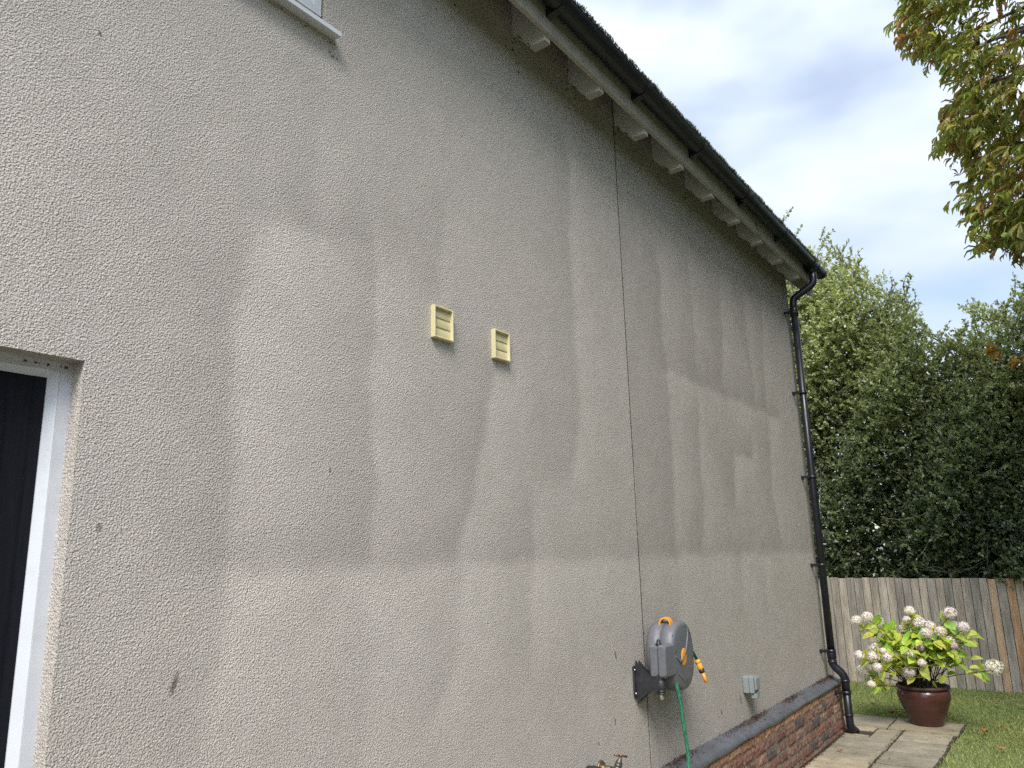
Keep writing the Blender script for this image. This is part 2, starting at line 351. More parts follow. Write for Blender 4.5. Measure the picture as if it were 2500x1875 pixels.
def stain_and_shade(Y, Z):
    v = np.ones_like(Y); wob = .012*np.sin(Z*9+Y*2)+.008*np.sin(Z*23+1.3*Y); wobh = .008*np.sin(Y*11)+.006*np.sin(Y*29)
    for pts, a, wl, wr in EDGES:
        p = np.array(pts)[::-1]; ye = np.interp(Z, p[:, 1], p[:, 0]); z0, z1 = p[0, 1], p[-1, 1]
        fade = np.clip((Z-z0)/.10+.5, 0, 1)*np.clip((z1-Z)/.18+.5, 0, 1)
        d = Y-ye-wob; side = 1/(1+np.exp(-d/.010))
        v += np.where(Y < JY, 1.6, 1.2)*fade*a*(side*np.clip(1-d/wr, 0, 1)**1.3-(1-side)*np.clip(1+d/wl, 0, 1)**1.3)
    for pts, a, wu, wd in HEDGES:
        p = np.array(pts); ze = np.interp(Y, p[:, 0], p[:, 1]); fade = np.clip((Y-p[0, 0])/.3+.5, 0, 1)*np.clip((p[-1, 0]-Y)/.12+.5, 0, 1)
        d = Z-ze-wobh; side = 1/(1+np.exp(-d/.010))
        v += np.where(Y < JY, 1.35, 1.35)*fade*a*((1-side)*np.clip(1+d/wd, 0, 1)**1.2-side*np.clip(1-d/wu, 0, 1)**1.2)
    def sstep(t, w_): return 1/(1+np.exp(-t/w_))
    px_ = np.clip((Y-1.37)/.56, 0, 1); topz = 2.70-.05*(np.abs(px_-.3)*2)**3   # pale rounded panel left of the vents
    v += .085*sstep(Y-1.37-.02*np.sin(Z*5), .012)*sstep(1.95-Y, .05)*sstep(topz-Z, .012)*sstep(Z-1.6, .1)
    v += .05*sstep(1.562-Z, .012)*sstep(Y-1.2, .05)
    v += .018*np.sin(Y*2.9+.6*np.sin(Z*1.7))*sstep(3.9-Y, .1)*np.clip((Z-1.6)/1.5, 0, 1)*.8
    return v*np.where(Y > JY, .90, 1)*np.interp(Y, [.3, 2.5, 4, 7.6], [1.10, .98, .89, .88])  # far-end soiling, and light falloff along the wall painted into the tone
def axis_pts(a, b, step, extra):
    s = set(np.round(np.arange(a, b, step), 4).tolist()+[b]); s = [t for t in s if all(abs(t-e) > step*.45 for e in extra)]+[e for e in extra if a <= e <= b]; return sorted(s)
ys = axis_pts(-4, -.1, .5, [])[:-1]+axis_pts(-.1, YE, .022, [DY0, DY1, WY0, WY1, JY, JY+.009]); zs = axis_pts(.44, ZT, .022, [DZ, WZ0, WZ1])
Yg, Zg = np.meshgrid(ys, zs); st = stain_and_shade(Yg, Zg)
q_v = np.stack([np.zeros_like(Yg), Yg, Zg], -1).reshape(-1, 3); ny = len(ys); fl = []
for j in range(len(zs)-1):
    zc = (zs[j]+zs[j+1])/2
    for i in range(ny-1):
        yc = (ys[i]+ys[i+1])/2
        if (DY0 < yc < DY1 and zc < DZ) or (WY0 < yc < WY1 and WZ0 < zc < WZ1) or JY < yc < JY+.009: continue
        fl.append((j*ny+i, j*ny+i+1, j*ny+ny+i+1, j*ny+ny+i))
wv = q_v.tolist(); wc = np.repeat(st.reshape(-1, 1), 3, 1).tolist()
def wquad(a, b, c, d, shade=1.0):
    o = len(wv); wv.extend([a, b, c, d]); wc.extend([[shade]*3]*4); fl.append((o, o+1, o+2, o+3))
D = -.11
wquad((0, DY1, .44), (D, DY1, .44), (D, DY1, DZ), (0, DY1, DZ), 1.04); wquad((0, DY0, DZ), (0, DY1, DZ), (D, DY1, DZ), (D, DY0, DZ), .9); wquad((0, DY0, .44), (0, DY0, DZ), (D, DY0, DZ), (D, DY0, .44))
wquad((0, WY1, WZ0), (D, WY1, WZ0), (D, WY1, WZ1), (0, WY1, WZ1)); wquad((0, WY0, WZ1), (0, WY1, WZ1), (D, WY1, WZ1), (D, WY0, WZ1)); wquad((0, WY0, WZ0), (0, WY0, WZ1), (D, WY0, WZ1), (D, WY0, WZ0)); wquad((0, WY0, WZ0), (D, WY0, WZ0), (D, WY1, WZ0), (0, WY1, WZ0))
wquad((-.014, JY, .44), (-.014, JY+.009, .44), (-.014, JY+.009, ZT), (-.014, JY, ZT), .05); wquad((0, JY, .44), (-.014, JY, .44), (-.014, JY, ZT), (0, JY, ZT), .12); wquad((0, JY+.009, .44), (0, JY+.009, ZT), (-.014, JY+.009, ZT), (-.014, JY+.009, .44), .12)
# gable end, back and far end of the house, and dark infill behind the openings
EX = -6.4; RZ = 4.555+3.2*1.12
for yy in (YE, -4):
    o = len(wv); wv.extend([(0, yy, .44), (EX, yy, .44), (EX, yy, ZT-.06), (EX/2, yy, RZ), (0, yy, ZT-.06)]); wc.extend([[1]*3]*5)
    fl.append((o, o+1, o+2, o+4)); fl.append((o+4, o+2, o+3, o+3))
wquad((EX, -4, .44), (EX, YE, .44), (EX, YE, ZT), (EX, -4, ZT))
fl = [f if len(set(f)) == 4 else f for f in fl]
quads = [f for f in fl if len(set(f)) == 4]; tris = [tuple(dict.fromkeys(f)) for f in fl if len(set(f)) == 3]
for t in tris:  # split the gable triangle into two quads
    a, b, c = t; o = len(wv); P = [np.array(wv[i]) for i in t]; wv.extend([((P[0]+P[1])/2).tolist()]); wc.append([1]*3); quads.append((a, o, b, c))
wall = npmesh('wall', wv, quads, M_RENDER, parent=house)
at = wall.data.color_attributes.new('stain_and_shade', 'FLOAT_COLOR', 'POINT'); at.data.foreach_set('color', np.concatenate([np.array(wc, 'f'), np.ones((len(wc), 1), 'f')], 1).ravel())
q = MB(); z0 = .46
q.box(-.002, .0022, JY+.0095, JY+.0105, .45, .76); q.build('joint_bead', M_SOFFIT, house)
q = MB(); q.box(-.002, .0012, JY+.0098, JY+.0096, 1.66, 2.08); q.build('joint_bead', M_SOFFIT, house)

# plinth
q = MB(); q.mi = 1; q.box(-.10, .0815, -4, 7.665, -.05, .405); q.mi = 0
BC = [(.185, .088, .062), (.20, .102, .072), (.16, .076, .056), (.23, .135, .095), (.135, .072, .058), (.20, .112, .082), (.22, .14, .10), (.19, .096, .066), (.085, .065, .065), (.19, .08, .055)]
random.seed(3)
for cidx in range(6):
    zb = -.045+.0755*cidx; y = -4+(.1125 if cidx % 2 else 0); ln = .215
    while y < 7.65:
        hdr = random.random() < .25; ln = .1025 if hdr else .215; y1 = min(y+ln, 7.672)
        if y1-y > .03:
            cc = random.choice(BC); k = random.uniform(.75, 1.15)
            if cidx == 5: cc = (.36, .20, .12)
            q.col = tuple(c*k for c in cc); ztop = min(zb+.0655, .404)
            if y > 3.2:
                nn = 8 if not hdr else 4; vs = []; px = random.uniform(-.003, .004); fold = [random.uniform(0, nn) for _ in range(2)]
                for jz in range(5):
                    for iy in range(nn+1):
                        e = jz in (0, 4) or iy in (0, nn); d = px+random.uniform(-.003, .003)-(.007 if e else 0)-(.004 if any(abs(iy-f-(jz-2)*.4) < .5 for f in fold) else 0)
                        vs.append((.090+d, y+(y1-y)*iy/nn+(random.uniform(-.003, .003) if e else 0), zb+(ztop-zb)*jz/4+(random.uniform(-.002, .002) if e else 0)))
                fs = [(jz*(nn+1)+iy, jz*(nn+1)+iy+1, (jz+1)*(nn+1)+iy+1, (jz+1)*(nn+1)+iy) for jz in range(4) for iy in range(nn)]
                ed = list(range(nn+1))+[(nn+1)*j+nn for j in range(1, 5)]+[(nn+1)*4+i for i in range(nn-1, -1, -1)]+[(nn+1)*j for j in range(3, 0, -1)]
                o = len(vs); vs += [(.06, vs[i][1], vs[i][2]) for i in ed]; n = len(ed); fs += [(ed[i], o+i, o+(i+1) % n, ed[(i+1) % n]) for i in range(n)]
                q.add(vs, fs)
            else: q.box(.04, .09+random.uniform(-.003, .003), y, y1, zb, ztop, .004)
            if y1 > 7.6: pass
        y = y1+.010
q.col = (.24, .09, .05); q.box(-6.4, .07, 7.66, 7.672, -.05, .404)
q.build('plinth', [M_BRICK, M_MORTAR], house)
# lead flashing with a slightly wavy dressed edge
ly = np.arange(-4, 7.70, .03); vs = []; 
for y in ly:
    wv1 = .003*math.sin(y*5.1)+.0025*math.sin(y*13.7+1); j = .004*(abs((y*.667) % 1-.5) < .012)
    vs += [(-.01, y, .462), (.012, y, .452+j), (.055, y, .437+wv1*.6+j), (.088, y, .424+wv1+j), (.101+wv1*.5, y, .414+wv1+j), (.103+wv1, y, .396+wv1*2), (.0995+wv1, y, .394+wv1*2)]
q = MB(); q.smooth = True; q.add(vs, [(7*i+k, 7*i+k+1, 7*i+7+k+1, 7*i+7+k) for i in range(len(ly)-1) for k in range(6)]); q.smooth = False
e = len(vs)-7; q.add([vs[e+k] for k in range(6)]+[(-.01, 7.6799, .39)], [(0, 1, 2, 3, 4, 5, 6)])
q.build('lead_flashing', M_LEAD, house)

# door
q = MB(); xf = -.06
q.box(-.13, xf, .8865, DY1, .15, DZ); q.box(-.13, xf, DY0, .886, DZ-.023, DZ)           # outer frame
q.box(-.13, xf, DY0, DY0+.03, .15, DZ-.0235)
door = bpy.data.objects.new('door', None); S.collection.objects.link(door); door.parent = house; ORG[door] = ORG[house]
q2 = MB()
o_ = [(DY0+.0305, .15), (.886, .15), (.886, DZ-.0235), (DY0+.0305, DZ-.0235)]; i_ = [(DY0+.049, .15), (.867, .15), (.867, DZ-.0395), (DY0+.049, DZ-.0395)]
q2.add([(xf-.003, y, z) for y, z in o_]+[(-.085, y, z) for y, z in i_]+[(-.13, y, z) for y, z in i_]+[(-.13, y, z) for y, z in o_],
       [f for k in (1, 2, 3) for f in ((k, (k+1) % 4, 4+(k+1) % 4, 4+k), (4+k, 4+(k+1) % 4, 8+(k+1) % 4, 8+k), (8+k, 8+(k+1) % 4, 12+(k+1) % 4, 12+k), (12+k, 12+(k+1) % 4, (k+1) % 4, k))]) 
q.build('door_frame', M_WHITE, door); q2.build('door_rebate', M_WHITE, door)
q = MB(); LX = -.0885; q.box(-.14, LX, DY0+.05, .866, .15, DZ-.041)
def panel(y0, y1, z0, z1):
    R = [(LX+.0005, 0), (LX+.009, .010), (LX+.010, .020), (LX+.003, .034), (LX+.006, .05)]
    vs = [(x, y, z) for x, k in R for y, z in ((y0+k, z0+k), (y1-k, z0+k), (y1-k, z1-k), (y0+k, z1-k))]
    q.add(vs, [(4*r+i, 4*r+(i+1) % 4, 4*r+4+(i+1) % 4, 4*r+4+i) for r in range(4) for i in range(4)]+[(16, 17, 18, 19)])
for y0, y1 in ((.07, .37), (.45, .782)):
    panel(y0, y1, .35, .95); panel(y0, y1, 1.1, 2.008)
q.box(LX-.0002, LX+.0014, .8365, .8385, .16, DZ-.05)
q.build('door_leaf', M_DOOR, door)
q = MB(); q.box(-.2, .02, DY0, DY1, .09, .149, .006); q.build('door_step', M_MORTAR, door)
q = MB(); q.smooth = True; q.tube([(-.09, .02, 1.03), (-.04, .02, 1.03), (-.038, .03, 1.03), (-.038, .14, 1.03)], .011, 10); q.build('door_handle', M_STEEL, door)
q = MB(); q.box(-.5, -.145, DY0-.2, DY1+.2, 0, 2.3); q.box(-.5, -.115, WY0-.1, WY1+.1, WZ0-.1, WZ1+.1); q.build('room_behind', M_DARK, house)

# window
win = bpy.data.objects.new('window', None); S.collection.objects.link(win); win.parent = house; ORG[win] = ORG[house]
q = MB(); q.prism([(-.04, 3.5245), (.043, 3.5085), (.047, 3.509), (.047, 3.5265), (.043, 3.5285), (-.04, 3.5405)], 'y', WY0-.035, 1.700); q.build('window_sill', M_WHITE, win)
q = MB(); q.box(-.10, -.045, WY0, WY1, 3.5452, 3.59); q.box(-.10, -.045, WY0, WY0+.05, 3.5905, WZ1); q.box(-.10, -.045, WY1-.05, WY1, 3.5905, WZ1); q.build('window_frame', M_DGREY, win)
q = MB()
a, b, c, d = WY0+.012, 1.648, 3.592, 4.27
for (x0, x1, i0, i1) in ((-.08, -.012, 0, .032), (-.08, -.018, .0322, .05), (-.08, -.026, .0502, .066)):
    q.box(x0, x1, a+i0, b-i0, c+i0, c+i1); q.box(x0, x1, a+i0, b-i0, d-i1, d-i0); q.box(x0, x1, a+i0, a+i1, c+i1+.0002, d-i1-.0002); q.box(x0, x1, b-i1, b-i0, c+i1+.0002, d-i1-.0002)
q.build('casement', M_WHITE, win)
q = MB(); q.box(-.07, -.05, a+.06, b-.06, c+.06, d-.06); q.build('window_glass', M_GLASS, win)

# eaves
random.seed(5)
ry = [7.32]
while ry[-1] > -3.6: ry.append(ry[-1]-.5555+random.uniform(-.006, .006))
for y in ry:
    q = MB(); j = random.uniform(-.003, .003)
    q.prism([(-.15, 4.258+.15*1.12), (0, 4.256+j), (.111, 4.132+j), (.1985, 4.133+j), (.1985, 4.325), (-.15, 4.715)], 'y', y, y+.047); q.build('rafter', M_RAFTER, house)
    q = MB(); q.prism([(.105, 4.1295+j), (.1995, 4.1302+j), (.1995, 4.1325+j), (.1125, 4.1318+j)], 'y', y-.001, y+.048); q.build('rafter_end_strip', M_WPAINT, house)
q = MB(); q.box(.200, .222, -4, 7.70, 4.166, 4.36); q.box(.1985, .2225, -4, 7.70, 4.161, 4.1655)
q.build('fascia', M_WPAINT, house)
q = MB(); q.prism([(.1, 4.445), (-6.5, 4.445+6.6*1.12), (-6.5, 4.46+6.6*1.12), (.1, 4.46)], 'y', -4.2, 7.70)
me0 = q
def roof_slab(q, lo, hi, x0):  # two slopes meeting over the middle of the house
    zr = 4.33+lo+(x0+3.2)*1.12
    q.prism([(x0, 4.33+lo), (-3.2, zr), (-6.4-x0, 4.33+lo), (-6.4-x0, 4.33+hi), (-3.2, zr+hi-lo), (x0, 4.33+hi)], 'y', -4.2, 7.74)
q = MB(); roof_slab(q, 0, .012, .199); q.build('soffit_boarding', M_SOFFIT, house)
q = MB(); roof_slab(q, .02, .055, .27)
for k in range(40):
    pass
q.build('roof', M_TILE, house)
q = MB(); q.prism([(.172, 4.062), (.224, 4.043), (.226, 4.0965), (.226, 4.285), (-3.2, 4.285+3.426*1.12), (-3.2, 4.062+3.372*1.12)], 'y', 7.695, 7.722); q.prism([(-6.572, 4.062), (-6.62, 4.285), (-3.201, 4.285+3.426*1.12), (-3.201, 4.062+3.372*1.12)], 'y', 7.695, 7.722)
q.build('barge_board', M_WPAINT, house)
# cobweb grime hanging in the eaves
random.seed(9); q = MB()
def grime(p, s, n=(1, 0, 0)):
    k = random.randint(5, 8); vs = []; asp = random.uniform(.25, .7); t0 = random.uniform(0, 6.28)
    for i in range(k):
        t = 2*math.pi*i/k; r = s*random.uniform(.5, 1.2); a, b = r*math.cos(t), r*asp*math.sin(t); vs.append((p[0]+random.uniform(0, .002), p[1]+a*math.cos(t0)-b*math.sin(t0), p[2]+a*math.sin(t0)+b*math.cos(t0)))
    vs.append((p[0]+.005, p[1], p[2])); q.add(vs, [(i, (i+1) % k, k) for i in range(k)])
for y in ry[:13]:
    for _ in range(16):
        dy = abs(random.gauss(0, .16)); dz = -abs(random.gauss(0, .10)); grime((.0022, y-dy*.8+.08, 4.25+dz), random.choice([.003, .004, .005, .008]))
    for _ in range(5): grime((.0022, y-random.uniform(0, .015), random.uniform(4.12, 4.36)), .007)
    for _ in range(4):
        t = random.random(); p = (t*.11, y-.0015, 4.256-t*.124+random.uniform(0, .01)); q.tube([p, (p[0]+.012, p[1]-.006, p[2]-.012), (p[0]+.02, p[1]-.004, p[2]-.03)], .0018, 4)
for _ in range(46): grime((.2245, random.uniform(1.5, 7.4), random.uniform(4.17, 4.26)), random.choice([.002, .003, .006]))
for (y, z) in ((6.05, 4.22), (6.06, 4.2), (6.03, 4.235), (6.08, 4.19)): grime((.2245, y, z), .012)
for _ in range(26): y = random.uniform(WY0+.3, 1.72); grime((.0022, y, 3.505-abs(random.gauss(0, .012))), random.choice([.002, .004]))
for _ in range(6): grime((.0022, 1.70+random.uniform(-.02, .025), 3.48-random.uniform(0, .04)), .005)
for _ in range(14): grime((-.058, random.uniform(.5, .9), DZ-.012), random.choice([.003, .005]))
for _ in range(30): grime((.0022, JY+random.uniform(-.012, .012), random.uniform(.5, 4.2)), random.choice([.002, .003, .004]))
cw = q.build('cobweb_grime', M_DARK, house); cw['kind'] = 'stuff'

# ------------------------------------------------------------------ gutter
gut = empty('gutter', (.285, 2, 4.25), 'black half round gutter full of moss along the eaves', 'gutter')
GX, GZ, GR = .287, 4.312, .057
def half(r, a0=-1, n=14): return [(GX+r*math.cos(t), GZ+r*math.sin(t)) for t in [math.pi+(math.pi)*i/n for i in range(n+1)]]
def gsec(q, r0, r1, y0, y1):
    o, i = half(r1), half(r0)[::-1]; q.smooth = False; q.prism(o+i, 'y', y0, y1)
q = MB(); gsec(q, GR-.003, GR, -4, 7.47); gsec(q, GR-.003, GR, 7.5602, 7.86)
for (x, s) in ((GX+GR, 1), ): q.tube([(x-.001, -4, GZ+.001), (x-.001, 7.86, GZ+.001)], .0035, 6)
q.build('channel', M_BLACKP, gut)
q = MB(); q.prism(half(GR+.004), 'y', 7.861, 7.868); gsec(q, GR+.0005, GR+.005, 7.83, 7.8605); q.build('stop_end', M_BLACKP, gut)
q = MB(); gsec(q, GR+.0008, GR+.006, 7.44, 7.59); gsec(q, GR+.006, GR+.009, 7.44, 7.452); gsec(q, GR+.006, GR+.009, 7.578, 7.59); q.smooth = True; q.lathe([(.036, -.09), (.036, -.06), (.040, -.055), (.040, -.05)], (GX, 7.515, GZ), 20); q.smooth = False; q.box(.2225, .24, 7.445, 7.585, 4.235, 4.315, .004)
q.build('running_outlet', M_BLACKP, gut)
q = MB()
for y in (4.005-.0, 5.605): pass
q = MB(); gsec(q, GR+.0008, GR+.006, 5.56, 5.66); gsec(q, GR+.006, GR+.009, 5.56, 5.572); gsec(q, GR+.006, GR+.009, 5.648, 5.66); q.box(.2225, .238, 5.565, 5.60, 4.25, 4.315, .004); q.build('union_clip', M_BLACKP, gut)
for y in (.05, .99, 1.95, 2.87, 3.80, 4.66, 5.62, 6.53):
    q = MB(); arc = [(GX+(GR+.006)*math.cos(t), GZ+(GR+.006)*math.sin(t)) for t in [math.pi*(1.30+.70*i/9) for i in range(10)]]
    q.prism([(.2226, 4.322), (.2226, 4.243), (.228, 4.238), (.236, 4.241)]+arc[0:]+[(GX+GR+.0005, GZ)]+half(GR+.0012)[::-1][1:-1], 'y', y, y+.042) if False else None
    body = [(.2226, 4.318), (.2226, 4.242), (.228, 4.237), (.262, 4.246)]+[p for p in arc if p[0] > .268]+[(GX+GR+.0062, GZ+.004), (GX+GR+.0006, GZ+.004)]+[p for p in half(GR+.0006)[::-1]]
    q.prism(body, 'y', y, y+.040); q.build('gutter_bracket', M_BLACKP, gut)
# moss growing out of the gutter
n = 34000; yy = RNG.uniform(-1.5, 7.55, n); cl = .5+.5*np.sin(yy*7.3)*np.sin(yy*2.9+1)+.35*np.sin(yy*23); cl = .45+.40*np.clip(cl, .05, 1.3)
xx = RNG.uniform(.30, .350, n); pos = np.stack([xx, yy, np.full(n, GZ+.002)+RNG.uniform(0, .024, n)*cl], 1)
d = nrm(np.stack([RNG.normal(.25, .5, n), RNG.normal(0, .6, n), np.ones(n)], 1)); fr = frames(d, nrm(RNG.normal(size=(n, 3))))
T = [(-.5, 0, 0), (.5, 0, 0), (.28, .6, .1), (0, 1, 0), (-.28, .6, -.1)]; sc = np.stack([RNG.uniform(.003, .008, n), RNG.uniform(.008, .022, n)*cl+.004, np.full(n, .006)], 1)
cols = np.array([.05, .054, .022])*RNG.uniform(.35, 1.5, (n, 1))*np.array([1, 1, 1])+RNG.uniform(0, .05, (n, 1))*np.array([1, .85, .4])*(RNG.random((n, 1)) < .25)
V, F, Cc = scatter(T, [(0, 1, 2, 4), (4, 2, 3, 3)], pos, fr, sc, cols)
F = np.concatenate([F.reshape(n, 2, 4)[:, 0], ]); F = np.concatenate([F, np.stack([np.arange(n)*5+4, np.arange(n)*5+2, np.arange(n)*5+3, np.arange(n)*5+3], 1)])
TT = [(-.5, 0, 0), (.5, 0, 0), (.15, 1, .1), (-.15, 1, -.1)]
V, F, Cc = scatter(TT, [(0, 1, 2, 3)], pos, fr, sc, cols)
mo = npmesh('moss', V, F, M_MOSS, Cc, gut); mo['kind'] = 'stuff'
q = MB(); ys_ = [i*.06-1.5 for i in range(152)]; q.smooth = True; vs = []
for y in ys_:
    h = .013+.005*math.sin(y*9)+.004*math.sin(y*31); vs += [(.25, y, GZ-.03), (.30, y, GZ+.004+h*.6), (.333, y, GZ+.004+h*.7), (.3425, y, GZ-.004)]
q.col = (.05, .05, .025); q.add(vs, [(4*i+k, 4*i+k+1, 4*i+5+k, 4*i+4+k) for i in range(len(ys_)-1) for k in range(3)]); q.build('moss_bed', M_MOSS, gut)

# ------------------------------------------------------------------ downpipe
dp = empty('downpipe', (.09, 7.48, 0), 'black round downpipe with swan neck at the far wall corner', 'downpipe')
def bendpath(P, r=.07, n=5):
    out_ = [Vector(P[0])]
    for i in range(1, len(P)-1):
        a, b, c = Vector(P[i-1]), Vector(P[i]), Vector(P[i+1]); u = (a-b).normalized(); v = (c-b).normalized(); t = min(r, (a-b).length*.45, (c-b).length*.45)
        p0, p1 = b+u*t, b+v*t
        for k in range(n+1): s = k/n; out_.append(p0*(1-s)**2+b*2*s*(1-s)+p1*s*s)
    return out_+[Vector(P[-1])]
PR = .034
q = MB(); q.smooth = True
q.tube(bendpath([(GX, 7.515, 4.255), (GX, 7.515, 4.105), (.083, 7.478, 3.985), (.083, 7.478, 3.80)], .05, 6), PR, 18); q.build('swan_neck', M_BLACKP, dp)
q = MB(); q.smooth = True; q.tube([(.083, 7.478, 3.86), (.083, 7.478, .62)], PR-.0015, 18); q.build('pipe', M_BLACKP, dp)
for zc in (3.86, .66): q = MB(); q.smooth = True; q.lathe([(PR+.001, -.035), (PR+.005, -.033), (PR+.005, .033), (PR+.001, .035)], (.083, 7.478, zc), 18); q.build('pipe_socket', M_BLACKP, dp)
q = MB(); q.smooth = True; q.tube(bendpath([(.083, 7.478, .655), (.083, 7.478, .57), (.168, 7.50, .487), (.168, 7.50, .35)], .045, 6), PR+.0005, 18)
for zc, x, y in ((.60, .083, 7.478), (.44, .168, 7.50)): q.lathe([(PR+.001, -.012), (PR+.0055, -.01), (PR+.0055, .01), (PR+.001, .012)], (x, y, zc), 18)
q.build('offset_bend', M_BLACKP, dp)
q = MB(); q.smooth = True; q.tube(bendpath([(.168, 7.50, .42), (.168, 7.50, .06), (.185, 7.60, .012)], .05, 5), PR-.001, 18); q.lathe([(PR, -.01), (PR+.005, -.008), (PR+.005, .008), (PR, .01)], (.168, 7.50, .16), 18); q.build('pipe_shoe', M_BLACKP, dp)
for zc, x, y, xw in ((3.84, .083, 7.478, 0), (3.04, .083, 7.478, 0), (2.235, .083, 7.478, 0), (1.435, .083, 7.478, 0), (.69, .083, 7.478, 0), (.345, .168, 7.50, .085)):
    q = MB(); q.smooth = True; q.lathe([(PR, -.014), (PR+.006, -.014), (PR+.006, .014), (PR, .014)], (x, y, zc), 18); q.smooth = False
    q.box(xw+.001, x-PR+.004, y-.055, y-.035, zc-.012, zc+.012, .002); q.box(xw+.0008, xw+.006, y-.07, y+.02, zc-.014, zc+.014, .002); q.box(x-.045, x-.015, y-.048, y-.032, zc-.0125, zc+.0125, .002)
    q.build('pipe_clip', M_BLACKP, dp)
# gully at the foot of the pipe
g = MB(); g.box(.10, .315, 7.556, 7.743, -.06, -.014); gl = g.build('drain_gully', [M_SOIL], base=(.2, 7.65, -.02)); tag(gl, 'small square soil filled gully in the paving at the downpipe foot', 'drain')

# ------------------------------------------------------------------ vents on the wall
def vent(y0, y1, z0, z1, label):
    t = empty('wall_vent', (0, (y0+y1)/2, z0), label, 'vent', 'cream louvred vents on the rendered wall')
    X = .024; b = .0075; q = MB()
    q.box(.0005, X, y0, y0+b, z0, z1, .0015); q.box(.0005, X, y1-b, y1, z0, z1, .0015); q.box(.0005, X-.0006, y0+b-.0008, y1-b+.0008, z1-b, z1-.0002, .0015); q.box(.0005, X-.0006, y0+b-.0008, y1-b+.0008, z0+.0002, z0+b, .0015)
    q.build('vent_frame', M_CREAM, t)
    q = MB(); q.box(.0004, .004, y0+.004, y1-.004, z0+.004, z1-.004); q.build('vent_back', M_DARK, t)
    h = (z1-z0-2*b)/3
    for k in range(3):
        za = z0+b+k*h; q = MB(); q.smooth = True; n = 8; vs = []
        for i in range(n+1):
            s = i/n; x = .0098-.0026*s+.0022*math.sin(s*3.1); z = za-.001+(h+.001)*s
            vs += [(x, y0+b+.001, z), (x, y1-b-.001, z)]
        vs += [(vs[0][0]-.006, vs[0][1], vs[0][2]+.001), (vs[1][0]-.006, vs[1][1], vs[1][2]+.001)]; o = 2*(n+1)
        q.add(vs, [(2*i, 2*i+1, 2*i+3, 2*i+2) for i in range(n)]+[(0, o, o+1, 1)]); q.build('louvre_flap', M_CREAM, t, recalc=False)
vent(2.246, 2.366, 2.467, 2.604, 'higher nearer cream three flap wall vent, left of its twin')
vent(2.652, 2.768, 2.458, 2.593, 'lower farther cream three flap wall vent, nearer the wall joint')

# ------------------------------------------------------------------ hose reel
reel = empty('hose_reel', (0, 3.87, .93), 'dark grey wall mounted hose reel with orange handle and badge', 'hose reel')
PX, PY = .142, 3.872
q = MB()
q.box(.001, .012, 3.828, 3.925, .850, 1.008, .004)
arm = []; n = 10
for i in range(n+1):
    s = i/n; hh = .072*(1-s)**2.2+.034; arm.append((.012+s*(PX-.012), hh))
cz = .925
q.prism([(x, cz+h) for x, h in arm]+[(x, cz-h+.0) for x, h in arm[::-1]], 'y', 3.848, 3.862)
q.prism([(x, cz+h*.98) for x, h in arm]+[(x, cz-h*.98) for x, h in arm[::-1]], 'y', 3.884, 3.898)
q.prism([(x, cz+h*.4) for x, h in arm]+[(x, cz-h*.4) for x, h in arm[::-1]], 'y', 3.8622, 3.8838)
q.smooth = True
q.lathe([(.017, -.048), (.023, -.046), (.023, -.042), (.019, -.04), (.019, -.036), (.023, -.034), (.023, -.03), (.019, -.028), (.024, -.02), (.024, .02), (.019, .024), (.023, .027), (.023, .031), (.019, .033), (.023, .036), (.023, .042), (.018, .045)], (PX, PY, cz-.005), 20, capt=True)
q.build('wall_bracket', M_DGREY, reel)
for y in (3.838, 3.915):
    for z in (.870, .988):
        q = MB(); q.smooth = True; q.lathe([(.006, 0), (.0065, .002), (.004, .0045), (.0008, .0055)], (.0115, y, z), 10, axis=(1, 0, 0), capt=True); q.build('bracket_screw', M_STEEL, reel)
q = MB(); q.smooth = True; q.lathe([(.006, .012), (.011, .01), (.0125, 0), (.012, -.01), (.008, -.019), (.002, -.022)], (PX, PY, .865), 14, capt=True); q.build('pivot_end', M_STEEL, reel)
# body: a rounded drum turned almost flat to the wall
ang = R_(-4); CU = Vector((math.sin(ang), math.cos(ang), 0)); CA = Vector((math.cos(ang), -math.sin(ang), 0)); CW = Vector((0, 0, 1)); CC = Vector((.098, 4.105, 1.038))
def rl(u, a, w_): return CC+CU*u+CA*a+CW*w_
RU, RW, HT = .170, .182, .078
def outl(t, k=1.0):
    e = 2/2.45; c, s_ = math.cos(t), math.sin(t); return (RU*k*math.copysign(abs(c)**e, c), RW*k*math.copysign(abs(s_)**e, s_))
q = MB(); q.smooth = True; NO = 56; prof = [(-HT, .30), (-HT, .62), (-HT, .86), (-HT+.005, .94), (-HT+.02, .985), (-HT+.04, .998), (-.0025, 1.0), (-.0018, .985), (.0018, .985), (.0025, 1.0), (HT-.035, .995), (HT-.016, .975), (HT-.005, .94), (HT, .885), (HT+.0008, .87), (HT+.002, .6), (HT+.003, .2)]
vs = []
for a, k in prof:
    for i in range(NO):
        u, w_ = outl(2*math.pi*i/NO, k); vs.append(rl(u, a, w_))
q.add(vs, [(r*NO+i, r*NO+(i+1) % NO, (r+1)*NO+(i+1) % NO, (r+1)*NO+i) for r in range(len(prof)-1) for i in range(NO)]+[tuple(range(NO-1, -1, -1)), tuple(range((len(prof)-1)*NO, len(prof)*NO))])
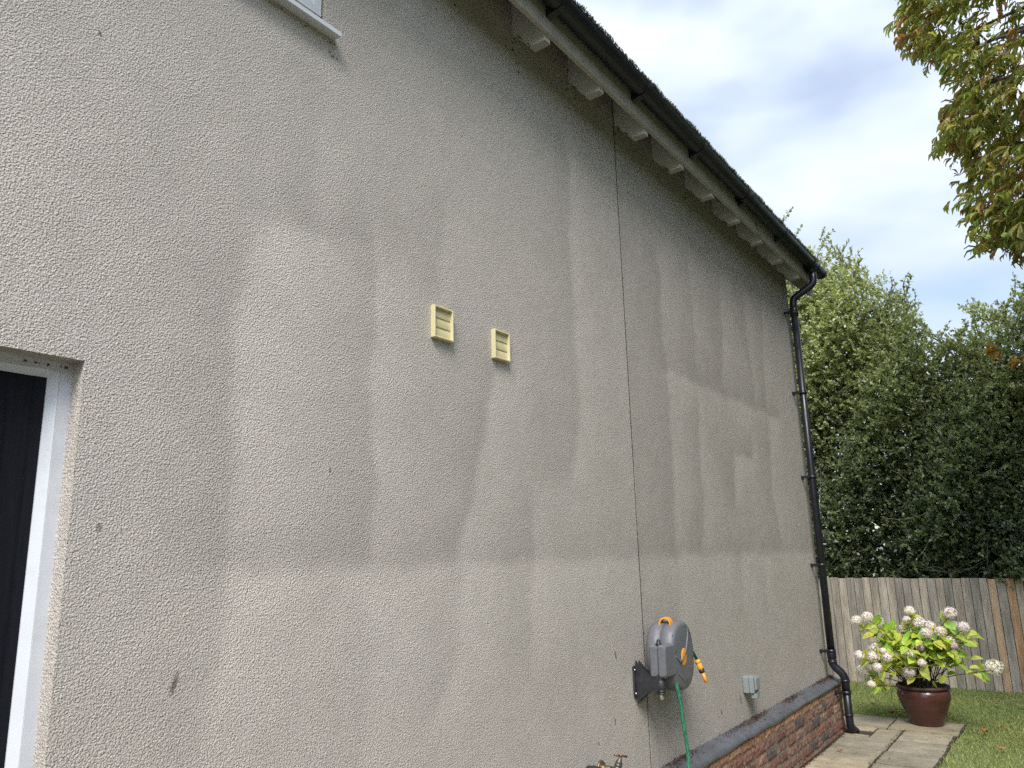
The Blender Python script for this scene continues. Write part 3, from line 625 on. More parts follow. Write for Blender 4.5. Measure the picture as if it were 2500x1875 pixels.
# raised curve on the face and strap bosses
def fa(u, w_): k = max(abs(u)/RU, abs(w_)/RW); r = (abs(u/RU)**2.45+abs(w_/RW)**2.45)**(1/2.45); return float(np.interp(r, [.2, .6, .87, .885, .94, .975], [HT+.003, HT+.002, HT+.0008, HT, HT-.005, HT-.016]))
rc_ = [(.085, .150), (.070, .10), (.045, .055), (.005, .010), (-.045, -.018), (-.080, -.022), (-.115, .002), (-.145, .015)]
q.tube([rl(u, fa(u, w_)-.001, w_) for u, w_ in rc_], [.004, .006, .007, .008, .008, .008, .006, .003], 8)
rc_ = [(-.14, -.085), (-.105, -.078), (-.07, -.105), (-.03, -.125), (.05, -.13)]
q.tube([rl(u, fa(u, w_)-.002, w_) for u, w_ in rc_], [.002, .005, .006, .005, .002], 8)
q.build('reel_body', M_GREY, reel)
for u, w_ in ((-.135, .115), (-.125, .035), (-.125, -.07), (.03, .15), (.10, .11)):
    p = rl(u, fa(u, w_)+.0026, w_); q = MB(); q.lathe([(.0055, 0), (.0035, .0012)], p-CA*.002, 10, axis=CA, capt=True); q.build('screw_hole', M_DARK, reel)
q = MB(); q.smooth = True; vs = []; n = 28
for k, a in ((1, .000), (1, .003), (.85, .0055), (.4, .007)):
    for i in range(n): t = 2*math.pi*i/n; u, w_ = -.012+.041*k*math.cos(t), -.006+.046*k*math.sin(t); vs.append(rl(u, HT+.0005+a, w_))
q.add(vs, [(r*n+i, r*n+(i+1) % n, (r+1)*n+(i+1) % n, (r+1)*n+i) for r in range(3) for i in range(n)]+[tuple(range(3*n, 4*n))]); bd = q.build('badge', M_ORANGE, reel)
q = MB()
for (u0, u1, w0, w1) in ((-.022, -.002, .003, .006), (-.022, -.002, -.012, -.009), (-.005, -.002, -.009, .003), (-.022, -.019, -.009, -.004)):
    q.add([rl(u0, HT+.0085, w0), rl(u1, HT+.0085, w0), rl(u1, HT+.0085, w1), rl(u0, HT+.0085, w1)], [(0, 1, 2, 3)])
q.build('badge_mark', M_PALEOR, bd)
# handle loop on top
q = MB(); q.smooth = False; n = 14; vs = []; 
for i in range(n+1):
    t = math.pi*(-.04+1.08*i/n); r0, r1 = .023, .030
    for r in (r0, r1):
        for du in (-.019, .019): vs.append(CC+CU*(-.070+du)+CA*(.012+r*1.15*math.cos(t))+CW*(.156+r*1.25*math.sin(t)+(.012 if True else 0)))
q.add(vs, [f for i in range(n) for f in ((4*i, 4*i+1, 4*i+5, 4*i+4), (4*i+2, 4*i+6, 4*i+7, 4*i+3), (4*i, 4*i+4, 4*i+6, 4*i+2), (4*i+1, 4*i+3, 4*i+7, 4*i+5))]+[(0, 2, 3, 1), (4*n, 4*n+1, 4*n+3, 4*n+2)])
q.build('carry_handle', M_ORANGE, reel)
q = MB(); q.box(.096, .1408, 3.840, 3.985, .955, 1.118, .010); q.box(.1422, .188, 3.840, 3.985, .955, 1.118, .010); q.build('pivot_housing', M_GREY, reel)
q = MB(); q.smooth = True; q.lathe([(.017, 0), (.017, .005), (.013, .007), (.013, .011), (.009, .013), (.011, .02), (.006, .026)], (PX, PY, 1.1175), 16, capt=True)
for z in (1.0, ): pass
q.build('pivot_cap', M_DGREY, reel)
hp = []
for t in np.linspace(0, 1, 22): hp.append((.172-.035*t+.022*math.sin(t*3), 3.985+.13*t+.022*math.sin(t*4.2+.2)+.004*math.sin(t*17), .912-.80*t))
q = MB(); q.smooth = True; q.tube([(.165, 4.0, .945)]+hp+[(.155, 4.10, .06), (.19, 4.0, .02), (.2, 3.8, .012), (.17, 3.5, .012), (.2, 3.25, .012)], .0098, 12); q.build('feed_hose', M_HOSE, reel)
nz = [Vector(p) for p in ((.135, 4.268, 1.07), (.155, 4.285, 1.03), (.171, 4.30, .985))]
q = MB(); q.smooth = True; q.tube([(.11, 4.24, 1.10)]+nz, .0085, 10); q.build('hose_end', M_DHOSE, reel)
ax = (Vector((.213, 4.305, .872))-nz[-1]).normalized(); LN = .118
q = MB(); q.smooth = True; q.lathe([(.010, -.010), (.0155, -.008), (.0165, .002), (.0165, .010), (.0135, .0115), (.0135, .014), (.0165, .0155), (.016, .04), (.0145, .045)], nz[-1], 16, axis=ax, capt=True); q.build('hose_connector', M_ORANGE, reel)
q = MB(); q.smooth = True; q.lathe([(.014, .0445), (.0158, .046), (.0155, .058), (.012, .066)], nz[-1], 16, axis=ax, capt=True); q.build('connector_grip', M_DGREY, reel)
q = MB(); q.smooth = True; q.lathe([(.0112, .0655), (.0105, .09), (.0098, LN), (.006, LN)], nz[-1], 14, axis=ax, capt=True); q.build('spray_nozzle', M_ORANGE, reel)

# ------------------------------------------------------------------ outdoor socket and tap
so_ = empty('outdoor_socket', (0, 5.48, .62), 'pale grey weatherproof socket box low on the wall', 'socket')
q = MB(); q.box(.001, .042, 5.432, 5.528, .633, .742, .005); q.build('back_box', M_SOCKET, so_)
q = MB(); q.box(.0435, .078, 5.431, 5.529, .634, .743, .005); q.box(.0785, .094, 5.437, 5.523, .655, .738, .006); q.build('front_cover', M_SOCKET, so_)
q = MB(); q.box(.05, .088, 5.445, 5.515, .600, .6335, .004); q.box(.088, .0905, 5.45, 5.51, .604, .645, .001); q.build('cable_skirt', M_SOCKET, so_)
q = MB(); q.lathe([(.013, 0), (.013, .0012)], (.022, 5.4318, .68), 14, axis=(0, -1, 0), capt=True); q.build('knockout_disc', M_SOCKET, so_)
tp = empty('garden_tap', (0, 3.452, .59), 'weathered brass garden tap with reddish T handle at the wall foot', 'tap')
q = MB(); q.smooth = True; q.lathe([(.036, 0), (.037, .004), (.033, .010), (.019, .013), (.0175, .03), (.0175, .055), (.0155, .058)], (.001, 3.452, .592), 22, axis=(1, 0, 0), capt=True); q.build('wall_plate', M_BRASS, tp)
ts = Vector((.085, 3.46, .592)); ta = Vector((.25, .25, 1)).normalized()
q = MB(); q.smooth = True; q.tube([(.055, 3.452, .592), (.085, 3.456, .592), (.112, 3.458, .580), (.126, 3.46, .555), (.128, 3.46, .525)], [.015, .017, .0145, .0125, .012], 14); q.lathe([(.014, -.01), (.0185, .004), (.0185, .014), (.0165, .015), (.0165, .018), (.018, .019), (.018, .027), (.0165, .028), (.0165, .032), (.0175, .034), (.012, .046), (.0085, .05), (.0075, .062)], ts, 16, axis=ta, capt=True); q.build('tap_body', M_TAPGREY, tp)
th = ts+ta*.066; hd = Vector((.35, .95, -.25)).normalized(); q = MB(); q.smooth = True; q.tube([ts+ta*.058, th+ta*.008], [.006, .008], 10); q.tube([th-hd*.038, th-hd*.015, th, th+hd*.015, th+hd*.038], [.0058, .0045, .006, .0045, .0058], 10); q.build('tap_handle', M_COPPER, tp)
fc = MB(); fc.smooth = True; fc.tube([(.0, 3.335, .603), (.03, 3.337, .606), (.06, 3.345, .602), (.075, 3.36, .58), (.078, 3.362, .50), (.07, 3.36, .40)], [.026, .027, .026, .025, .024, .022], 14)
tag(fc.build('pipe_insulation', M_FOAM, base=(0, 3.335, .6)), 'rough black foam covered pipe beside the garden tap', 'pipe cover')

# ------------------------------------------------------------------ fence
fence = empty('fence', (.5, 10.45, 0), 'weathered grey vertical board fence behind the lawn', 'fence')
random.seed(21); q = MB(); x = -7.0; YF = 10.45; special = []
while x < 7:
    wd = random.uniform(.082, .094); k = random.uniform(.86, 1.2); tn = random.choice([(.40, .35, .295), (.38, .345, .30), (.43, .37, .30), (.33, .30, .26)])
    top = 1.205+random.uniform(-.006, .006)-.008*x; t0 = random.uniform(-.003, .003); ln = .012
    P = [(x, YF-.020+t0), (x+wd-.006, YF-.016+t0), (x+wd-.006, YF+.002), (x, YF+.002)]
    new = -.0 < 0 and False
    tgt = MB() if (len(special) == 0 and x > 1.075) or (len(special) == 1 and x > 1.235) else q
    tgt.col = tuple(c*k for c in tn) if tgt is q else ((.50, .355, .235) if x < 1.2 else (.50, .31, .185))
    vs = [(px, py, z) for z in (-.05, .4, .8, top) for px, py in P]
    tgt.add(vs, [(4*l+i, 4*l+(i+1) % 4, 4*l+4+(i+1) % 4, 4*l+4+i) for l in range(3) for i in range(4)]+[(12, 13, 14, 15), (3, 2, 1, 0)])
    if tgt is not q: special.append(tgt)
    x += wd+.001
q.build('fence_boards', M_WOOD, fence)
for s_ in special: o = s_.build('fence_board', M_WOOD, fence); o['label'] = 'newer orange brown board'
q = MB()
q.col = (.09, .075, .06)
q.box(-7, 7, YF+.0025, YF+.0055, -.05, 1.14);  # dark backing sheet added so the gaps between boards read as shadow
for z in (.25, .95): q.box(-7, 7, YF+.006, YF+.05, z, z+.08)
q.build('fence_backing_rail', M_WOOD, fence)
for xp in (-5.5, -2.7, .1, 2.9, 5.7): q = MB(); q.col = (.2, .17, .13); q.box(xp, xp+.1, YF+.051, YF+.15, -.1, 1.17); q.build('fence_post', M_WOOD, fence)

# ------------------------------------------------------------------ lawn grass
def clear(x, y):
    pav = ((x > -.02) & (x < .925) & (y < 7.9)) | ((x > -.95) & (x < .945) & (y >= 7.88) & (y < 8.43)); return ~pav & ~((x < .1) & (y < 7.72)) & ~((x-.66)**2+(y-8.235)**2 < .14**2)
P = []
for x0, x1, y0, y1, dn in ((-1.3, 2.0, 7.6, 10.44, 6500), (.86, 2.0, 3.3, 7.6, 6000), (2.0, 4.5, 4.6, 10.44, 700), (2.0, 4.5, 3.3, 4.6, 600), (-5, -1.3, 7.8, 10.44, 500)):
    n = int((x1-x0)*(y1-y0)*dn); p = np.stack([RNG.uniform(x0, x1, n), RNG.uniform(y0, y1, n)], 1); P.append(p[clear(p[:, 0], p[:, 1])])
P = np.concatenate(P); n = len(P); pt = .5+.5*np.sin(P[:, 0]*3.1+np.sin(P[:, 1]*2.3))*np.sin(P[:, 1]*2.7+1.3)+RNG.normal(0, .18, n)
d = nrm(np.stack([RNG.normal(0, .8, n), RNG.normal(0, .8, n), np.ones(n)], 1)); fr = frames(d, nrm(RNG.normal(size=(n, 3))))
sc = np.stack([RNG.uniform(.0035, .006, n), RNG.uniform(.022, .05, n), np.full(n, .01)], 1)
c = np.stack([np.interp(pt, [0, 1], [.27, .39]), np.interp(pt, [0, 1], [.35, .42]), np.interp(pt, [0, 1], [.125, .165])], 1)*RNG.uniform(.65, 1.3, (n, 1)); dry = RNG.random(n) < .10; c[dry] = np.array([.30, .25, .12])*RNG.uniform(.6, 1.1, (dry.sum(), 1))
V, F, Cc = scatter([(-.5, 0, 0), (.5, 0, 0), (.22, .65, .35), (-.05, 1, 1.1)], [(0, 1, 2, 3)], np.concatenate([P, np.full((n, 1), -.03)], 1), fr, sc, c)
gr = npmesh('lawn_grass', V, F, M_GRASS, Cc); tag(gr, 'short green lawn between path and fence', 'grass', kind='stuff')

# ------------------------------------------------------------------ pot
PC = Vector((.660, 8.235, .0))
pot = empty('plant_pot', PC, 'large glazed brown plant pot on the path end', 'plant pot')
q = MB(); q.smooth = True; q.lathe([(.125, .002), (.133, .004), (.137, .012), (.150, .05), (.176, .115), (.200, .175), (.2165, .225), (.222, .255), (.219, .282), (.211, .300), (.2035, .309), (.202, .312), (.195, .312), (.185, .30)], PC, 56); q.build('pot_body', M_POT, pot)
q = MB(); q.smooth = True; q.lathe([(.2015, .3105), (.213, .312), (.2225, .319), (.2245, .329), (.220, .339), (.210, .344), (.199, .342), (.191, .334), (.188, .30), (.187, .27)], PC, 56, capb=False); q.build('pot_rim', M_RIM, pot)
q = MB(); q.smooth = True; q.lathe([(.190, -.01), (.188, .0), (.13, .008), (.06, .012), (.01, .013)], PC+Vector((0, 0, .285)), 30, capt=True); q.build('soil', M_SOIL, pot)

# ------------------------------------------------------------------ hydrangea
hy = empty('hydrangea', PC+Vector((0, 0, .29)), 'hydrangea with pale pink and cream mophead flowers growing in the brown pot', 'hydrangea')
camP = np.array([2.005, 0, 1.6])
def r7Y(px, py, Y):
    v = np.array([1900+px*.28626-1250, 1400+py*.28626-937.5, 1872.]); r = R3@v; t = Y/r[1]; return Vector(camP+t*r)
random.seed(33)
HEADS = [(668, 405, 95, 0), (757, 368, 88, 0), (845, 412, 100, 1), (1120, 318, 82, 0), (1095, 395, 62, 2), (1200, 420, 95, 1), (1465, 335, 98, 2), (1290, 448, 90, 1), (1130, 520, 155, 0), (1262, 510, 92, 2), (1385, 495, 88, 2), (1500, 455, 95, 1), (1580, 455, 85, 2), (1460, 580, 88, 1), (1500, 620, 55, 3), (828, 640, 122, 0), (690, 697, 82, 2), (812, 712, 98, 2), (928, 717, 82, 2), (1115, 690, 102, 0), (1207, 627, 72, 3), (1225, 762, 62, 2), (720, 835, 112, 0), (846, 800, 75, 1), (1120, 838, 92, 1), (797, 945, 62, 0), (1838, 798, 130, 0), (990, 690, 52, 1), (895, 660, 50, 2), (1060, 470, 60, 0)]
HC = [(.90, .87, .70), (.90, .83, .78), (.90, .79, .81), (.64, .44, .52)]
heads = []; stemq = MB(); stemq.smooth = True
for px, py, dm, ci in HEADS:
    big = dm > 70; Y = PC.y+random.uniform(-.28, .0)-(.10 if py > 600 else 0)+(.0 if px < 1500 else .05)
    c = r7Y(px, py, Y); r = dm*.000965*.63*(Y/8.2); heads.append((c, r)); n = int(95+900*r); n = max(60, n)
    k = np.arange(n)+.5; ph = np.arccos(1-1.85*k/n); th_ = math.pi*(1+5**.5)*k; dr = np.stack([np.cos(th_)*np.sin(ph), np.sin(th_)*np.sin(ph), np.cos(ph)], 1); dr = nrm(dr+RNG.normal(0, .10, dr.shape))
    out0 = np.array(c-Vector((PC.x, PC.y, .45))); out0 = out0/np.linalg.norm(out0)*.5+np.array([0, 0, .6]); ou = out0/np.linalg.norm(out0)
    a = nrm(np.cross(ou, [0, 1, .01])); b = np.cross(ou, a); dr = dr[:, :1]*a+dr[:, 1:2]*b+dr[:, 2:]*ou
    pos = np.array(c)+dr*r*RNG.uniform(.80, 1.02, (n, 1))*np.array([1, 1, .88]); tang = nrm(np.cross(dr, nrm(RNG.normal(size=(n, 3))))); bit = np.cross(dr, tang)
    T = [(0, 0, 0)]; Fq = []
    for j in range(4):
        t = j*math.pi/2; o = len(T); T += [(math.cos(t-.62)*.55, math.sin(t-.62)*.55, .10), (math.cos(t)*1.0, math.sin(t)*1.0, .22), (math.cos(t+.62)*.55, math.sin(t+.62)*.55, .10)]; Fq.append((0, o, o+1, o+2))
    fr = np.stack([tang, bit, dr], 1); base = np.array(HC[ci]); cc = base*RNG.uniform(.8, 1.15, (n, 1)); oth = RNG.random(n) < .3; cc[oth] = np.array(HC[(ci+1) % 3])*RNG.uniform(.75, 1.1, (oth.sum(), 1))
    old = RNG.random(n) < .07; cc[old] = np.array([.42, .33, .18])
    V, F, Cc = scatter(T, Fq, pos, fr, RNG.uniform(.0115, .0165, n)*(.75+2.6*r), cc)
    # green heart of the flower head
    hs = npmesh('flower_head', V, F, M_PETAL, np.clip(Cc, 0, 1), hy)
    if ci == 3: hs['label'] = 'small darker mauve flower head'
    foot = Vector((PC.x+random.uniform(-.085, .085), PC.y+random.uniform(-.085, .085), .29)); mid = foot.lerp(c, .5)+Vector((0, 0, .05))
    hor = Vector((c.x-foot.x, c.y-foot.y, 0)); mid = foot+hor*.38+Vector((0, 0, (c.z-.29)*.62))
    pts = [foot*(1-t)**2+mid*2*t*(1-t)+(c-Vector((0, 0, r*.4)))*t*t for t in np.linspace(0, 1, 9)]
    stemq.tube(pts, list(np.linspace(.0058, .003, 9)), 6, cap=False); heads[-1] = (c, r, pts)
for _ in range(34):
    a = random.uniform(0, 6.28); e = random.uniform(.12, .42); foot = Vector((PC.x+random.uniform(-.11, .11), PC.y+random.uniform(-.11, .11), .285)); tip = foot+Vector((math.cos(a)*e, math.sin(a)*e*.9, random.uniform(.24, .52)))
    mid = foot+Vector((math.cos(a)*e*.35, math.sin(a)*e*.35, (tip.z-foot.z)*.6)); pts = [foot*(1-t)**2+mid*2*t*(1-t)+tip*t*t for t in np.linspace(0, 1, 8)]; stemq.tube(pts, list(np.linspace(.0055, .0022, 8)), 6, cap=False); heads.append((tip, .02, pts))
tr = [Vector((PC.x-.20, PC.y-.10, .33)), Vector((PC.x-.245, PC.y-.13, .28)), Vector((PC.x-.25, PC.y-.14, .2)), Vector((PC.x-.2, PC.y-.15, .12))]; stemq.tube(tr, .0025, 5, cap=False)
stemq.build('stems', M_STEM, hy)
# ovate leaves: folded along the midrib, tip drooping
def leafT(nx, wid, fold, droop, n=5):
    T = []; F = []
    for i in range(n+1):
        t = i/n; wv_ = wid*math.sin(math.pi*min(t**.8, 1))**.8*(1-.25*t) if 0 < t < 1 else .01; z = -droop*t*t
        T += [(-wv_, t, z+fold*wv_), (0, t, z), (wv_, t, z+fold*wv_)]
    for i in range(n): F += [(3*i, 3*i+1, 3*i+4, 3*i+3), (3*i+1, 3*i+2, 3*i+5, 3*i+4)]
    return T, F
pos, dd, sz, cl = [], [], [], []
def addleaf(p, d, s, c): pos.append(tuple(p)); dd.append(tuple(d)); sz.append(s); cl.append(c)
HLC = [(.48, .58, .08), (.56, .64, .11), (.38, .52, .09), (.22, .38, .10), (.60, .64, .16)]
for h in heads:
    pts = h[2]
    for i in ((4, 5, 6, 7) if pts[-1].z > .62 else (6, 7)):
        if i >= len(pts): continue
        for s_ in (0, 1, 0, 1):
            if random.random() < .15: continue
            ax_ = (pts[min(i+1, len(pts)-1)]-pts[i-1]).normalized(); sd_ = ax_.cross(Vector((0, 0, 1))); sd_ = sd_.normalized() if sd_.length > .01 else Vector((1, 0, 0))
            if i % 2: sd_ = (sd_.cross(ax_)).normalized()
            d = sd_*(1 if s_ else -1)+ax_*.55+Vector((random.uniform(-.3, .3), random.uniform(-.3, .3), random.uniform(-.25, .25)))
            c = random.choice(HLC[:3] if random.random() < .7 else HLC); addleaf(pts[i], d, random.uniform(.065, .125), tuple(v*random.uniform(.8, 1.15) for v in c))
for (px, py, s, dx, dz) in ((1720, 880, .12, .8, -.4), (1690, 800, .11, .8, .1), (1785, 840, .085, .6, .2), (1650, 850, .11, .7, -.3), (1540, 880, .1, .5, -.4), (1480, 850, .09, .6, .2), (1400, 900, .1, .3, .3), (1640, 600, .11, .9, -.1), (1700, 545, .11, 1, .1), (1640, 520, .09, .8, .3), (1690, 720, .1, .9, .2), (1500, 690, .1, .6, -.2), (1440, 700, .09, .2, -.4),
                         (815, 850, .12, -.3, -.6), (850, 960, .13, -.4, -.5), (900, 960, .12, .3, -.5), (830, 955, .12, -.2, -.6), (745, 730, .08, -.4, -.5), (795, 515, .11, -.5, -.4), (920, 520, .11, -.3, -.5), (985, 500, .08, .3, -.2), (940, 600, .09, 0, -.9), (970, 640, .09, .1, -.9), (710, 455, .075, -.3, -.6), (1130, 405, .09, .2, .5), (1190, 370, .1, .9, -.1), (1370, 420, .1, -.3, .6), (1450, 360, .08, -.8, .2), (1420, 445, .08, .2, .2), (1335, 950, .07, .1, -.7), (940, 1085, .085, -.8, -.45), (1170, 760, .1, .2, -.6), (1025, 830, .1, -.3, -.6), (960, 880, .09, -.5, -.4), (1340, 790, .09, .1, -.5)):
    p = r7Y(px, py, PC.y-.1+random.uniform(-.1, .1)); d = Vector((dx, random.uniform(-.35, .1), dz)); p = p-d.normalized()*s*.5; addleaf(p, d, s, random.choice(HLC))
pos, dd = np.array(pos), np.array(dd); up = nrm(np.array([0, -.25, 1.])+RNG.normal(0, .35, dd.shape)); T, F = leafT(0, .36, .28, .22); V, F, Cc = scatter(T, F, pos, frames(dd, up), np.array(sz), np.array(cl))
lv = npmesh('leaves', V, F, M_HYLEAF, Cc, hy, smooth=True); lv['kind'] = 'stuff'

# ------------------------------------------------------------------ holly trees behind the fence
def top_h(x): return np.interp(x, [-3.2, -2.4, -1.2, -.5, -.1, .3, .62, .86, 1.05, 1.35, 1.7, 2.2, 2.9, 3.6], [5.4, 6.3, 6.35, 5.85, 5.65, 5.25, 4.75, 4.1, 4.25, 4.75, 4.55, 5.0, 5.6, 4.8])
def front(x, z): return 10.72+.22*np.sin(x*2.3+z*1.1)+.16*np.sin(x*5.1-z*2.7)+np.interp(z, [1, 1.6, 3.0, 5, 6.5], [0, .02, .22, .7, 1.25])
def holly(name, label, x0, x1, nt_, tx, palette, seed):
    rg = np.random.default_rng(seed); t = empty(name, (tx, 12.1, -.03), label, 'tree', 'evergreen trees behind the fence')
    X = rg.uniform(x0, x1, nt_*3); Zr = rg.random(nt_*3); Zm = top_h(X); Z = 1.12+(Zm-1.12)*Zr**.85
    dep = rg.exponential(.40, nt_*3); keep = dep < 2.0; edge = np.minimum(np.abs(X-x0), np.abs(X-x1)); hole = np.sin(X*3.7+1.1*Z+seed)+np.sin(Z*3.3-X*2.1)+rg.normal(0, .5, X.shape); keep &= hole > -1.95
    thin = np.clip((Zm-Z)/.8, .35, 1); keep &= rg.random(X.shape) < thin
    X, Z, dep = X[keep][:nt_], Z[keep][:nt_], dep[keep][:nt_]; Y = front(X, Z)+dep+rg.normal(0, .06, len(X)); org = np.stack([X, Y, Z], 1)
    outw = nrm(np.stack([rg.normal(0, .55, len(X)), -1.0+rg.normal(0, .5, len(X)), rg.normal(.45, .45, len(X))], 1))
    # tall shoots breaking the skyline
    SH = []; sq = MB(); sq.smooth = True; rr = random.Random(seed)
    xs = np.arange(x0+.1, x1-.05, .15)
    for x in xs:
        for _ in range(2):
            xx_ = x+rr.uniform(-.1, .1); z0_ = float(top_h(xx_))-rr.uniform(.25, .8); yy_ = float(front(xx_, z0_))+rr.uniform(.1, .7); ln = rr.uniform(.35, .85); lean = rr.uniform(-.45, .55)
            pts = [Vector((xx_+lean*ln*s+.10*s*s*rr.uniform(-1, 1), yy_-.15*s, z0_+ln*(s-.12*s*s))) for s in np.linspace(0, 1, 7)]; sq.tube(pts, list(np.linspace(.009, .003, 7)), 5, cap=False)
            for s in np.linspace(.15, 1, int(ln*17)):
                f = s*6; i = min(int(f), 5); SH.append((pts[i].lerp(pts[i+1], f-i), (pts[i+1]-pts[i]).normalized()))
            for _k in range(rr.randint(1, 3)):
                i = rr.randint(2, 5); b = pts[i]; dv = Vector((rr.uniform(-1, 1), rr.uniform(-.7, .3), rr.uniform(.2, .9))).normalized(); l2 = rr.uniform(.15, .38); e = b+dv*l2; sq.tube([b, b.lerp(e, .5)+Vector((0, 0, -.01)), e], [.005, .004, .0025], 5, cap=False)
                for s in np.linspace(.25, 1, int(l2*22)+2): SH.append((b.lerp(e, s), dv))
    nl = 15; n = len(org)
    tl = rg.uniform(.10, .26, n); u = rg.uniform(.15, 1.0, (n, nl)); P1 = org[:, None]+outw[:, None]*(tl[:, None]*u)[..., None]; dirs = outw[:, None]*.75+rg.normal(0, .62, (n, nl, 3)); P1 = P1.reshape(-1, 3); dirs = dirs.reshape(-1, 3)
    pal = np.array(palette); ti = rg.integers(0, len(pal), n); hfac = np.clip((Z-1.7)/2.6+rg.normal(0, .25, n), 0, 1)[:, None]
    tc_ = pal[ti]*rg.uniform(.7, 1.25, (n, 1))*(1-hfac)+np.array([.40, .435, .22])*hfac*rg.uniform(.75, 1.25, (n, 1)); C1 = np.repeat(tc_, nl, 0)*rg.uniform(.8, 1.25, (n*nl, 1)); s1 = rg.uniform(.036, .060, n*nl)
    P2 = np.array([tuple(p) for p, d in SH for _ in range(3)]); D2 = np.array([tuple(d) for p, d in SH for _ in range(3)])*.7+rg.normal(0, .65, (len(P2), 3)); C2 = np.array([.34, .375, .18])*rg.uniform(.6, 1.3, (len(P2), 1)); s2 = rg.uniform(.045, .072, len(P2))
    P3, D3, C3, s3 = np.concatenate([P1, P2]), np.concatenate([dirs, D2]), np.concatenate([C1, C2]), np.concatenate([s1, s2])
    nb = 15000; Xb = rg.uniform(x0, x1, nb); Zb = 1.0+(top_h(Xb)-.75-1.0)*rg.random(nb)**1.25; Yb = front(Xb, Zb)+rg.uniform(.55, 1.7, nb)
    P3 = np.concatenate([P3, np.stack([Xb, Yb, Zb], 1)]); D3 = np.concatenate([D3, rg.normal(0, 1, (nb, 3))]); C3 = np.concatenate([C3, pal[rg.integers(0, 3, nb)]*rg.uniform(.6, 1.1, (nb, 1))]); s3 = np.concatenate([s3, rg.uniform(.09, .16, nb)])
    up = nrm(np.array([0, -.35, .8])+rg.normal(0, .5, P3.shape)); T = [(0, 0, 0), (-.27, .45, .08), (0, 1, -.06), (.27, .45, .08)]
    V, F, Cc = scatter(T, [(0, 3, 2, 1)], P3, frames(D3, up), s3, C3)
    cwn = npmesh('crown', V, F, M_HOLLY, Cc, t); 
    # wandering pale twigs among the leaves
    for _ in range(90):
        xx_ = rr.uniform(x0+.1, x1-.1); z_ = rr.uniform(1.2, float(top_h(xx_))-.4); y_ = float(front(xx_, z_))+rr.uniform(.0, .35); a = rr.uniform(0, 6.28); l_ = rr.uniform(.25, .8); c1 = Vector((xx_, y_, z_)); c3 = c1+Vector((math.cos(a)*l_, -.12, math.sin(a)*l_*.7)); c2 = c1.lerp(c3, .5)+Vector((0, -.08, rr.uniform(-.2, .2)))
        sq.tube([c1*(1-s)**2+c2*2*s*(1-s)+c3*s*s for s in np.linspace(0, 1, 7)], list(np.linspace(.006, .003, 7)), 5, cap=False)
    sq.build('twigs', M_TWIG, t)['kind'] = 'stuff'
    tq = MB(); tq.smooth = True; h = float(top_h(tx))
    tq.tube([(tx, 12.1, -.1), (tx+.05, 12.1, 1), (tx-.05, 12.0, h*.5), (tx+.05, 12.1, h*.85)], [.14, .11, .08, .02], 12)
    for k in range(14):
        z_ = .8+k*(h*.75)/14; a = k*2.4; l_ = rr.uniform(.6, 1.2); s0 = Vector((tx, 12.05, z_)); tq.tube([s0, s0+Vector((math.cos(a)*l_*.5, math.sin(a)*l_*.4, .25)), s0+Vector((math.cos(a)*l_, math.sin(a)*l_*.7-.15, .65))], [.035, .022, .008], 7)
    tq.build('trunk', M_BARK, t); return t
DK = [(.105, .14, .075), (.125, .17, .08), (.085, .115, .065), (.16, .205, .095), (.17, .205, .14)]
holly('evergreen_tree', 'taller evergreen tree with sunlit yellow green top, behind the downpipe', -2.4, .90, 15000, -.85, DK, 41)
holly('evergreen_tree', 'darker evergreen tree behind the fence right of the sky gap', .84, 3.3, 11000, 1.75, DK, 57)
q = MB(); q.smooth = True; q.tube([(.72, 10.72, .9), (.725, 10.72, 1.15), (.71, 10.78, 1.5), (.73, 10.95, 1.9)], [.03, .028, .024, .015], 8)
rr = random.Random(4)
for _ in range(9):
    a = rr.uniform(-.9, .9); q.tube([(.72, 10.72, 1.25), (.72+a*.25, 10.66, 1.30+rr.uniform(-.03, .08)), (.72+a*.55, 10.66, 1.34+rr.uniform(-.1, .15))], [.005, .004, .0025], 5, cap=False)
tag(q.build('bare_shrub', M_TWIG, base=(.72, 10.72, -.03)), 'small bare twiggy stem rising just behind the fence top', 'shrub')

# ------------------------------------------------------------------ horse chestnut overhanging from the right
ch = empty('horse_chestnut', (5.2, 9.0, -.03), 'horse chestnut with browning curled leaves overhanging from the top right', 'tree')
rg = np.random.default_rng(77); rr = random.Random(77)
def bnd(z): return np.interp(z, [3.9, 4.1, 4.27, 4.5, 4.65, 4.82, 5.05, 5.25, 5.42, 5.65, 5.9, 6.2, 6.4, 6.6, 7.05, 7.6, 8.6], [2.35, 1.98, 1.66, 1.72, 1.62, 1.44, 1.68, 1.60, 1.42, 1.56, 1.74, 1.66, 1.42, 1.30, 1.32, 1.4, 2.0])
pos, dd, cl, sz, tips = [], [], [], [], []
n = 4600; Z = rg.uniform(3.95, 8.3, n); Yc = rg.uniform(7.3, 9.0, n); X = bnd(Z)+.06+rg.exponential(.75, n)+rg.normal(0, .07, n); keep = X < 4.6; Z, Yc, X = Z[keep], Yc[keep], X[keep]
sx_ = (Yc-8.0)*.10; X = X+sx_*0; scl = Yc/8.0; X = 2.005+(X-2.005)*scl; Z = 1.6+(Z-1.6)*scl
keep = (np.sin(X*4.1+Z*2.3)+np.sin(Z*5.3-X*1.7)+rg.normal(0, .6, len(X))) > -.75; X, Yc, Z = X[keep], Yc[keep], Z[keep]
CP = np.array([(.25, .31, .085), (.31, .345, .10), (.20, .27, .08), (.36, .34, .13), (.30, .165, .08), (.22, .13, .08), (.38, .24, .11)])
